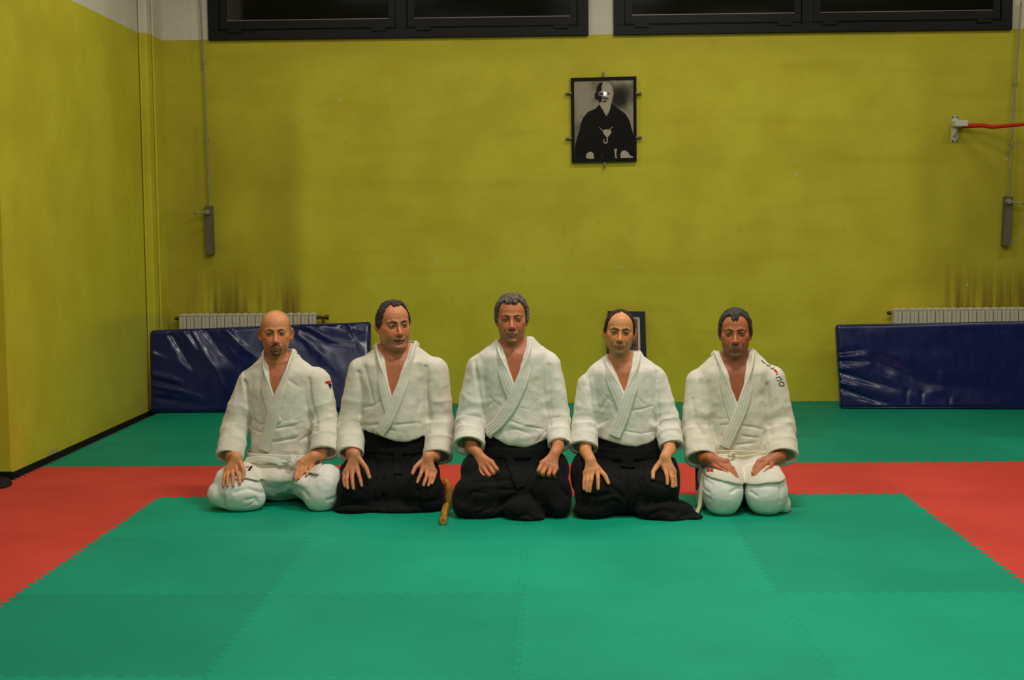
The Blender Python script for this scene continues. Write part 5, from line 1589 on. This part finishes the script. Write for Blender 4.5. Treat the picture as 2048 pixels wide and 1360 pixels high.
PEOPLE.append(dict(
    label='tall man with grey curly hair, white jacket, black hakama, fists resting on thighs', mid=1030, hakama=True, gi=M_GI,
    contact=(1030, 1040), hipw=0.20, torso_back=0.35,
    head=dict(eye=(1023.5, 638), eyechin=48.5, yaw=0, roll=0, w=0.97, jaw=1.0, ear=0.85, open=0.0016, brow=-0.002, browthick=0.0060, browstr=0.6, skin=LIN(206, 130, 92), browcol=LIN(96, 74, 60), smile=0.0025, mouth=0.026, nose=1.05, neck=0.058,
              stubble=(0.30, LIN(120, 96, 80)), hair='full_curly', hair_t=0.011, haircol=LIN(66, 55, 47), grey=0.65, grey_side=0.35, greycol=LIN(132, 124, 112), hair_amp=0.0042, hair_scale=85, hair_lump=0.7, fold=0.0032, wrinkles=(0.038, 0.052), lip=LIN(166, 84, 70)),
    torso=[(708, 960, 1098, 0.110, 0.0), (745, 958, 1100, 0.125, 0.0), (790, 962, 1100, 0.130, 0.0), (835, 966, 1102, 0.135, -0.005), (870, 968, 1100, 0.145, -0.01), (905, 972, 1098, 0.135, 0.0)],
    armL=[(1000, 700, 20), (960, 738, 28), (942, 842, 31), (938, 892, 31)], armR=[(1056, 696, 20), (1094, 732, 28), (1116, 842, 26), (1119, 890, 22)],
    vee=[(1000, 672), (1003, 684), (1010, 712), (1020, 745), (1030, 773), (1039, 745), (1049, 708), (1054, 672)],
    over=[(1062, 684), (1058, 712), (1049, 745), (1036, 780), (1019, 816), (998, 846), (977, 866)], under=[(993, 690), (998, 716), (1008, 746), (1019, 778), (1030, 802)],
    lapel_w=0.064, elbow_dy=-0.02, cuff_dy=-0.14,
    hem=[(930, 858), (968, 866), (990, 878), (1015, 889), (1050, 894), (1080, 888), (1100, 876), (1130, 860)],
    waist=[(836, 972, 1098, 0.12, 0.0), (866, 968, 1102, 0.13, 0.0), (890, 965, 1104, 0.145, 0.0), (915, 952, 1112, 0.16, 0.0), (950, 940, 1124, 0.18, -0.03)],
    knees=[(952, 985, 0.12, 0.09, -1), (1098, 982, 0.12, 0.09, 1)],
    puffs=[(952, 990, 0.11, 46, 42, 0.10), (1096, 985, 0.11, 48, 48, 0.10), (1030, 985, 0.14, 70, 46, 0.10), (932, 1010, 0.10, 26, 24, 0.10), (960, 1020, 0.08, 46, 16, 0.08), (1045, 1020, 0.03, 40, 24, 0.06), (1060, 1034, 0.01, 30, 12, 0.05), (1115, 1010, 0.10, 26, 28, 0.10), (945, 940, 0.22, 24, 34, 0.12), (1116, 940, 0.22, 22, 36, 0.12)],
    creases=[([(950, 722), (956, 770), (966, 828)], 0.011, 0.011), ([(1098, 730), (1100, 800), (1101, 850)], 0.011, 0.010), ([(968, 818), (985, 806)], 0.006, 0.008), ([(1020, 842), (1050, 852), (1085, 858)], 0.005, 0.006), ([(990, 868), (1030, 858), (1060, 868)], 0.003, 0.006), ([(1036, 815), (1058, 818), (1076, 800)], 0.0025, 0.004), ([(980, 795), (1000, 812)], 0.0025, 0.005), ([(1075, 882), (1092, 862)], 0.004, 0.006), ([(1102, 732), (1108, 790), (1112, 850)], 0.004, 0.012)],
    lowfolds=[([(925, 1005), (945, 985), (975, 985)], 0.008, 0.010), ([(1060, 985), (1075, 1010), (1085, 1030)], 0.010, 0.010), ([(1000, 930), (985, 950)], 0.008, 0.010), ([(1110, 950), (1120, 975), (1135, 990)], 0.008, 0.010), ([(950, 1030), (985, 1015), (1010, 1020)], 0.008, 0.009), ([(955, 965), (990, 962), (1028, 958)], 0.010, 0.010), ([(965, 978), (1000, 980), (1035, 980)], 0.008, 0.008), ([(985, 1028), (1005, 1005), (1030, 990)], 0.012, 0.010), ([(1035, 1035), (1055, 1028), (1068, 1038)], 0.008, 0.008), ([(1090, 1015), (1105, 1022), (1100, 1035)], 0.012, 0.010), ([(1045, 960), (1070, 925), (1090, 905)], 0.008, 0.010), ([(1015, 925), (1030, 955), (1042, 975)], 0.008, 0.010)],
    handL=dict(contact=(976, 950), wrist=(955, 906), r=0.0108, fist=True, push=-0.010,
               fingers=[[(983, 925), (994, 939)], [(976, 930), (987, 946)], [(967, 936), (978, 951)], [(957, 941), (967, 952)]]),
    handR=dict(contact=(1096, 950), wrist=(1110, 906), r=0.0108, fist=True, push=-0.010,
               fingers=[[(1085, 926), (1077, 941)], [(1093, 931), (1085, 947)], [(1103, 935), (1097, 949)], [(1112, 937), (1108, 948)]]),
))
PEOPLE.append(dict(
    label='slim smiling man with balding dark hair, white jacket, black hakama spread to one side, kneeling', mid=1250, hakama=True, gi=M_GI,
    contact=(1230, 1041), hipw=0.19, torso_back=0.35,
    head=dict(eye=(1240.5, 665), eyechin=44.5, yaw=2, roll=4, w=1.03, jaw=1.02, ear=1.10, open=0.0038, skin=LIN(222, 152, 104), browcol=LIN(58, 42, 32), browthick=0.0062, smile=0.0030, mouth=0.0255, nose=1.08, neck=0.053,
              stubble=(0.34, LIN(112, 86, 66)), hair='fringe', hair_t=0.006, haircol=LIN(34, 26, 22), grey=0.08, hair_amp=0.0015, hair_scale=80, hair_lump=0.2, fold=0.0034, wrinkles=(0.042, 0.055, 0.067), red=LIN(206, 104, 70)),
    torso=[(738, 1178, 1312, 0.105, 0.0), (775, 1180, 1314, 0.118, 0.0), (815, 1186, 1314, 0.122, 0.0), (850, 1190, 1316, 0.125, 0.0), (880, 1192, 1316, 0.13, -0.005), (905, 1196, 1314, 0.125, 0.0)],
    armL=[(1218, 733, 18), (1180, 771, 26), (1170, 850, 27), (1167, 896, 28)], armR=[(1272, 724, 18), (1308, 758, 26), (1334, 848, 26), (1343, 893, 24)],
    vee=[(1216, 696), (1219, 714), (1229, 740), (1240, 765), (1249, 786), (1257, 760), (1265, 730), (1270, 698)],
    over=[(1279, 710), (1275, 735), (1266, 768), (1255, 800), (1245, 835), (1230, 872)], under=[(1208, 722), (1217, 747), (1229, 772), (1240, 798), (1248, 818)],
    lapel_w=0.062, elbow_dy=-0.03, cuff_dy=-0.12,
    hem=[(1150, 868), (1195, 880), (1220, 884), (1245, 891), (1275, 894), (1300, 888), (1320, 880), (1350, 868)],
    waist=[(845, 1196, 1314, 0.112, 0.0), (874, 1193, 1318, 0.122, 0.0), (900, 1192, 1322, 0.135, 0.0), (925, 1180, 1330, 0.15, 0.0), (955, 1160, 1345, 0.17, -0.03)],
    knees=[(1192, 985, 0.12, 0.09, -1), (1312, 982, 0.12, 0.09, 1)],
    puffs=[(1196, 988, 0.11, 46, 46, 0.10), (1312, 982, 0.11, 46, 44, 0.10), (1255, 985, 0.14, 56, 46, 0.10), (1185, 1020, 0.09, 38, 18, 0.08), (1320, 1022, 0.05, 48, 22, 0.07), (1350, 1022, 0.10, 40, 22, 0.08), (1386, 1033, 0.06, 20, 8, 0.06, 0.02), (1345, 1036, 0.02, 26, 9, 0.05), (1162, 950, 0.22, 20, 40, 0.12), (1345, 955, 0.20, 14, 40, 0.10), (1166, 935, 0.24, 18, 24, 0.10)],
    creases=[([(1176, 755), (1183, 805), (1193, 850)], 0.011, 0.010), ([(1314, 745), (1314, 800), (1318, 850)], 0.011, 0.010), ([(1195, 850), (1215, 840)], 0.004, 0.007), ([(1260, 822), (1285, 818), (1305, 812)], 0.004, 0.006), ([(1250, 862), (1280, 868), (1312, 862)], 0.004, 0.006), ([(1210, 790), (1225, 805)], 0.003, 0.006), ([(1275, 795), (1290, 810), (1298, 795)], 0.003, 0.004), ([(1190, 830), (1205, 815), (1215, 795)], 0.004, 0.010)],
    lowfolds=[([(1165, 960), (1160, 985), (1168, 1010)], 0.008, 0.010), ([(1205, 1010), (1225, 1000), (1240, 1005)], 0.008, 0.009), ([(1290, 935), (1285, 965), (1280, 1000)], 0.008, 0.010), ([(1225, 925), (1222, 945)], 0.007, 0.008), ([(1300, 1030), (1325, 1020), (1350, 1025)], 0.009, 0.009), ([(1215, 965), (1235, 985), (1245, 995)], 0.010, 0.010), ([(1160, 990), (1200, 992), (1235, 985)], 0.008, 0.010), ([(1275, 1035), (1290, 1012), (1305, 998)], 0.010, 0.010), ([(1250, 920), (1255, 960), (1254, 1000), (1256, 1030)], 0.010, 0.010), ([(1235, 925), (1240, 960)], 0.007, 0.008), ([(1270, 920), (1272, 960), (1280, 980)], 0.007, 0.008), ([(1310, 1005), (1340, 998), (1360, 1005)], 0.010, 0.010), ([(1355, 1040), (1375, 1028), (1395, 1024)], 0.008, 0.008), ([(1305, 965), (1330, 972), (1350, 965)], 0.006, 0.010)],
    handL=dict(contact=(1184, 974), wrist=(1181, 920), r=0.0102,
               fingers=[[(1195, 947), (1196, 963), (1196, 979)], [(1187, 948), (1184.5, 966), (1181, 983)], [(1179, 949), (1177, 966), (1174.5, 982)], [(1173, 951), (1170, 966), (1168, 978)]], thumb=[(1199, 940), (1210, 953), (1216, 967)]),
    handR=dict(contact=(1340, 968), wrist=(1330, 914), r=0.0100, ring=2,
               fingers=[[(1326, 946), (1329, 958), (1331, 970)], [(1335, 945), (1339, 960), (1342, 974)], [(1341, 944), (1345, 959), (1347.5, 973)], [(1346, 946), (1349.5, 960), (1352, 972)]], thumb=[(1313, 940), (1307, 951), (1307, 961)]),
))
PEOPLE.append(dict(
    label='man with short dark hair and grey beard, white jacket, cream belt, white trousers', mid=1476, hakama=False, gi=M_GI_WARM,
    contact=(1490, 1035), hipw=0.19, torso_back=0.35,
    head=dict(eye=(1470.5, 667), eyechin=48.5, yaw=0, roll=-0.5, w=0.98, jaw=1.0, ear=0.8, open=0.0030, skin=LIN(190, 114, 80), browcol=LIN(64, 48, 40), browthick=0.0054, browstr=0.6, neck=0.058, smile=-0.001,
              stubble=(0.50, LIN(100, 84, 74)), goatee=(0.35, LIN(112, 98, 88)), hair='peak', hair_t=0.009, haircol=LIN(38, 34, 33), grey=0.22, grey_side=0.12, hair_amp=0.0026, hair_scale=75, hair_lump=0.4, fold=0.0024, wrinkles=(0.040,), red=LIN(178, 86, 58), chest=LIN(170, 92, 68)),
    torso=[(738, 1400, 1540, 0.110, 0.0), (775, 1402, 1540, 0.125, 0.0), (815, 1408, 1540, 0.130, 0.0), (855, 1412, 1540, 0.135, -0.005), (890, 1412, 1541, 0.14, -0.005), (920, 1408, 1544, 0.145, 0.0), (945, 1404, 1546, 0.15, 0.0)],
    armL=[(1440, 724, 19), (1400, 766, 28), (1394, 862, 32), (1402, 918, 31)], armR=[(1500, 720, 19), (1542, 760, 29), (1560, 858, 31), (1565, 914, 31)],
    vee=[(1438, 690), (1442, 706), (1454, 742), (1464, 782), (1475, 816), (1485, 777), (1494, 734), (1498, 690)],
    over=[(1506, 706), (1503, 738), (1494, 778), (1482, 820), (1467, 855), (1450, 893)], under=[(1431, 710), (1443, 746), (1454, 784), (1464, 820), (1473, 845)],
    lapel_w=0.060, elbow_dy=-0.03, cuff_dy=-0.15,
    knees=[(1445, 985, 0.11, 0.09, -1), (1534, 985, 0.11, 0.09, 1)],
    puffs=[(1446, 986, 0.10, 40, 48, 0.11, 0.006), (1533, 985, 0.10, 43, 48, 0.11, 0.006), (1446, 955, 0.17, 38, 28, 0.12), (1530, 955, 0.17, 40, 28, 0.12), (1566, 1008, 0.16, 15, 20, 0.08), (1402, 1000, 0.26, 8, 24, 0.06)],
    creases=[([(1402, 762), (1406, 815), (1411, 850)], 0.011, 0.010), ([(1534, 770), (1539, 815), (1541, 868)], 0.012, 0.011), ([(1415, 862), (1445, 850), (1465, 848)], 0.004, 0.006), ([(1480, 850), (1510, 855), (1538, 862)], 0.005, 0.007), ([(1420, 880), (1445, 872)], 0.006, 0.008), ([(1485, 872), (1515, 875), (1538, 878)], 0.005, 0.007), ([(1470, 890), (1505, 886), (1536, 888)], 0.005, 0.007), ([(1385, 800), (1392, 850), (1425, 890)], 0.006, 0.012), ([(1552, 800), (1556, 850)], 0.004, 0.012), ([(1412, 842), (1440, 838), (1462, 836)], 0.0025, 0.004)],
    lowfolds=[([(1462, 985), (1475, 975), (1487, 975)], 0.006, 0.007), ([(1490, 978), (1505, 985), (1515, 992)], 0.006, 0.007), ([(1472, 1018), (1482, 1012)], 0.008, 0.007), ([(1410, 1012), (1416, 1024), (1432, 1030)], 0.008, 0.007), ([(1408, 975), (1420, 985)], 0.004, 0.006), ([(1408, 990), (1422, 998)], 0.004, 0.006), ([(1410, 958), (1425, 970)], 0.004, 0.006), ([(1556, 960), (1562, 985), (1560, 1005)], 0.008, 0.008), ([(1500, 965), (1515, 968)], 0.004, 0.006), ([(1487.5, 955), (1488, 985), (1489, 1020)], 0.030, 0.010), ([(1505, 1018), (1520, 1026)], 0.006, 0.008)],
    handL=dict(contact=(1462, 950), wrist=(1420, 916), r=0.0100,
               fingers=[[(1453, 923), (1464, 938), (1474, 953)], [(1446, 927), (1458, 943), (1472, 957)], [(1438, 931), (1451, 946), (1466, 957)], [(1430, 936), (1443, 948), (1456, 955)]], thumb=[(1440, 920), (1456, 930), (1464, 942), (0.07, 0.055, 0.045)]),
    handR=dict(contact=(1518, 948), wrist=(1550, 916), r=0.0100,
               fingers=[[(1519, 923), (1511, 934), (1505, 946)], [(1526, 926), (1518, 940), (1509, 953)], [(1535, 930), (1527, 944), (1516, 955)], [(1543, 934), (1539, 945), (1529, 953)]], thumb=[(1527, 918), (1514, 928), (1508, 938), (0.07, 0.055, 0.045)]),
))
for d in PEOPLE:
    build_person(d)

# ------------------------------------------------------------------ belts, skirts, ties and marks on the clothes
def skirt(name, d, poly, parent, off=0.013, extra=()):
    S_ = d['_']; Yt, Yc = S_['Yt'], S_['Yc']
    prog = list(S_['low']) + [('u', S_['torso'], 0.05)] + list(extra)
    prog.append(('f', lambda P: np.full(P.shape[:-1], -off, F4), 0))
    yy = Yc + 0.20
    pp = [(float(onY(u, v, yy)[0]), float(onY(u, v, yy)[2])) for u, v in poly]
    prog.append(('i', polyprism(pp, Yc - 0.2, Yt + 0.02), 0.006))
    xs_ = [p[0] for p in pp]; zs_ = [p[1] for p in pp]
    V, Fc = polygonise(prog, np.arange(min(xs_) - 0.02, max(xs_) + 0.02, 0.0045), np.arange(Yc - 0.05, Yt + 0.05, 0.0045), np.arange(min(zs_) - 0.02, max(zs_) + 0.02, 0.0045))
    N = vert_normals(V, Fc); V = V + N * (0.0022 * vnoise(V, 16, 41) + 0.0012 * vnoise(V, 40, 42))[:, None]
    return link(name, np_mesh(name, V, Fc, S_['gm']), parent), V, Fc
def waist_loop(name, d, v, width, thick, mat, parent, inset=0.0, tilt=0.0, wob=0.0, rows=None, lift=0.004, base=None):
    S_ = d['_']; z = float(S_['pt'](d['mid'], v, -0.12)[2])
    A = np.array(sorted(S_['rows']))
    cx, cy, rx, ry = [np.interp(z, A[:, 0], A[:, i]) for i in range(1, 5)]
    pts, nr = [], []
    for t in np.linspace(0, 2 * math.pi, 41):
        c, s = math.cos(t), math.sin(t)
        pts.append((cx + (rx + lift) * c, cy + (ry + lift) * s, z + tilt * c + wob * math.sin(3 * t + 0.7))); nr.append((c / rx, s / ry, 0))
    return ribbon(name, pts, nr, width, thick, mat, parent, n=80, closed=True, base=base, stick=None if base is None else [1, 1], lift=lift)
def strip(name, pts3, nrm, width, thick, mat, parent, **kw):
    return ribbon(name, [np.array(p, float) for p in pts3], [np.array(q, float) for q in nrm], width, thick, mat, parent, **kw)
def knot(name, d, u, v, dy, r, mat, parent, seed=0):
    S_ = d['_']; c = onY(u, v, S_['Yc'] + dy) if not isinstance(dy, np.ndarray) else dy
    prog = [('u', ell(c, r), 0), ('u', ell(c + np.array([r[0] * .7, -r[1] * .3, r[2] * .5]), (r[0] * .6, r[1] * .7, r[2] * .55)), 0.006), ('u', ell(c + np.array([-r[0] * .6, -r[1] * .2, -r[2] * .4]), (r[0] * .6, r[1] * .7, r[2] * .6)), 0.006),
            ('c', chain([c + np.array([-r[0], -r[1], r[2] * .6]), c + np.array([r[0], -r[1], -r[2] * .3])], [0, 0]), (0.004, 0.005))]
    V, Fc = polygonise(prog, *[np.arange(c[i] - 2.2 * r[i], c[i] + 2.2 * r[i], 0.0035) for i in range(3)], B=8)
    return link(name, np_mesh(name, V, Fc, mat), parent)

# man with goatee: skirt of the jacket, white belt with its stiff loop, maker's tag, sleeve emblem
d = PEOPLE[0]; S_ = d['_']; rt, jk_ = S_['root'], S_['jacket']
sk, sV, sF = skirt('jacket_skirt', d, [(486, 918), (560, 922), (645, 905), (648, 938), (594, 938), (590, 958), (565, 962), (540, 959), (515, 948), (500, 944), (486, 946)], jk_)
bl1 = waist_loop('belt', d, 917, 0.042, 0.006, M_BELTW, rt, tilt=-0.004, wob=0.004, lift=0.012)
hit = surface_hits(sV, sF)
kp = hit(565, 926)[0]
if kp is None: kp = onY(565, 926, S_['Yc'] + 0.17)
kp = kp + np.array([0, -0.012, 0])
knot('belt_knot', d, 0, 0, kp, (0.022, 0.016, 0.017), M_BELTW, bl1)
W_ = lambda u, v, dy=0.0: onY(u, v, kp[1] + dy)
strip('belt_end', [W_(560, 924), W_(545, 920, -0.006), W_(520, 918, 0.004), W_(497, 921, 0.03)], [(0, -1, 0.3)] * 4, 0.034, 0.005, M_BELTW, bl1, n=24)
strip('belt_end', [W_(568, 926), W_(578, 918, -0.012), W_(585, 916, -0.018), W_(589, 924, -0.020), W_(590, 934, -0.012)], [(0.2, -1, 0.3), (-0.4, -1, 0.4), (0.5, -1, 0.5), (0.9, -0.8, 0.2), (0.8, -0.8, 0)], 0.036, 0.004, M_BELTW, bl1, n=28)
tag(patch('maker_tag', [[(494.5, 942), (499.5, 942), (506, 932.5), (501, 932)]], hit, M_INKNAVY, sk, 0.002), 'small dark slanted woven tag')
tag(patch('maker_tag', strokes([[(491, 937), (493, 934), (496, 933), (495, 936), (497, 935)]], 1.2), hit, M_INKRED, sk, 0.002), 'small red stitched mark')
hit = surface_hits(S_['jV'], S_['jF'])
tag(patch('sleeve_emblem', [[(648.5, 765.5), (652, 762.5), (658, 761.5), (662.5, 763.5), (664.5, 768), (660, 768.5), (654, 767.5)]], hit, M_INKRED, jk_, 0.004), 'red part of the sleeve emblem')
tag(patch('sleeve_emblem', [[(656, 768), (661, 768), (664.5, 769), (666.5, 781), (664.5, 781), (662, 773), (660.5, 773), (661, 777), (659, 777)]], hit, M_INKBLK, jk_, 0.0045), 'black part of the sleeve emblem')

# bearded man: skirt, thin cream belt, long hanging belt end, lettering down the sleeve
d = PEOPLE[4]; S_ = d['_']; rt, jk_ = S_['root'], S_['jacket']
sk, sV, sF = skirt('jacket_skirt', d, [(1404, 912), (1470, 906), (1546, 908), (1562, 948), (1548, 951), (1520, 952), (1500, 957), (1478, 959), (1450, 951), (1425, 946), (1408, 944), (1402, 930)], jk_)
b1 = waist_loop('belt', d, 905, 0.026, 0.006, M_BELT, rt, wob=0.005, lift=0.008)
waist_loop('belt_second_turn', d, 911, 0.022, 0.006, M_BELT, b1, wob=-0.006, tilt=0.003, lift=0.012)
hit = surface_hits(sV, sF)
kp = onY(1463, 909, S_['Yt'] - 0.165)
knot('belt_knot', d, 0, 0, kp, (0.016, 0.013, 0.012), M_BELT, b1)
W_ = lambda u, v, dy=0.0: onY(u, v, kp[1] + dy)
strip('belt_end', [W_(1462, 911), W_(1460, 917, -0.008), W_(1452, 922, -0.010)], [(0, -1, 0.3)] * 3, 0.022, 0.004, M_BELT, b1, n=16)
Yc5 = S_['Yc']
strip('belt_end', [onY(1418, 918, Yc5 + 0.24), onY(1410, 938, Yc5 + 0.20), onY(1404, 965, Yc5 + 0.17), onY(1401, 995, Yc5 + 0.15), onY(1399, 1012, Yc5 + 0.13), onY(1393, 1027, Yc5 + 0.10)], [(-0.5, -1, 0.1)] * 4 + [(-0.3, -1, 0.4), (-0.3, -0.7, 0.8)], 0.020, 0.004, M_BELT, b1, n=36)
M_DKCLOTH = plain('shadow_grey_cloth', srgb(96, 93, 84), 0.85, 0.2)  # white jacket cloth; the shade beneath the sleeve is put into this grey
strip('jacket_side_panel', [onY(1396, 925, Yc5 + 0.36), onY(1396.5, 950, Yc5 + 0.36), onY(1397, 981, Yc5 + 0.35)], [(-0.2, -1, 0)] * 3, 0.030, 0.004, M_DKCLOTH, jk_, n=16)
tag(patch('maker_tag', [[(1414, 944), (1417, 936), (1426, 938.5), (1427, 944)]], hit, M_INKRED, sk, 0.002), 'small red woven tag')
hit = surface_hits(S_['jV'], S_['jF'])
c_ = lambda pts: [(1490 + x * 0.08088, 690 + y * 0.08088) for x, y in pts]
SH = -28  # letters sit a little inside the outline of the sleeve
letters = [[(870, 930), (895, 897), (945, 900), (985, 935), (990, 975), (965, 998), (905, 998), (870, 970), (870, 930)],
           [(795, 800), (880, 772), (930, 845), (825, 876)], [(803, 716), (848, 702)],
           [(660, 540), (672, 565), (700, 580), (730, 572), (738, 548)], [(560, 468), (580, 498), (612, 510), (640, 498), (638, 474)], [(440, 365), (455, 395), (485, 425), (525, 440)]]
tag(patch('sleeve_lettering', strokes([c_([(x + SH, y + 14) for x, y in ln]) for ln in letters], 1.35), hit, M_INKBLK, jk_, 0.0018), 'black letters printed along the shoulder')
tag(patch('sleeve_lettering', [c_([(x + SH, y + 14) for x, y in ((728, 602), (768, 580), (838, 655), (802, 692))])], hit, M_INKRED, jk_, 0.0018), 'red block printed between the shoulder letters')

# the three hakama: waist bands and tied ends
for i, v, u0 in ((1, 893, 800), (2, 902, 1035), (3, 904, 1255)):
    d = PEOPLE[i]; S_ = d['_']
    low = S_['low']; rt = S_['root']
    hk = [c for c in rt.children if c.name.startswith('hakama')][0]
    lo_, hi_ = d['waist'][2], d['waist'][-2]
    q = []
    for u in np.linspace(lo_[1] + 4, lo_[2] - 4, 11):
        bend = 5 * (1 - ((u - u0) / (lo_[2] - lo_[1]) * 2) ** 2)
        p = march(low, float(u), v + bend)
        if p is not None: q.append(p)
    g = grad_at(low, np.array(q))
    ribbon('waistband', q, list(g), 0.055, 0.005, M_HAKAMA, hk, base=low, stick=[1, 1], lift=0.004, n=40)
    ends = {1: [[(796, 902), (795, 925), (797, 950)]], 2: [[(1018, 910), (1024, 935), (1034, 960), (1042, 974)], [(1078, 906), (1064, 930), (1052, 952), (1043, 972)]], 3: [[(1252, 912), (1250, 935)], [(1258, 912), (1262, 936)]]}[i]
    for ln in ends:
        p3 = [march(low, u, vv) for u, vv in ln]
        gg = grad_at(low, np.array(p3))
        ribbon('waist_tie', p3, list(gg), 0.040, 0.004, M_HAKAMA, hk, base=low, stick=[1, 1], lift=0.006, n=24)
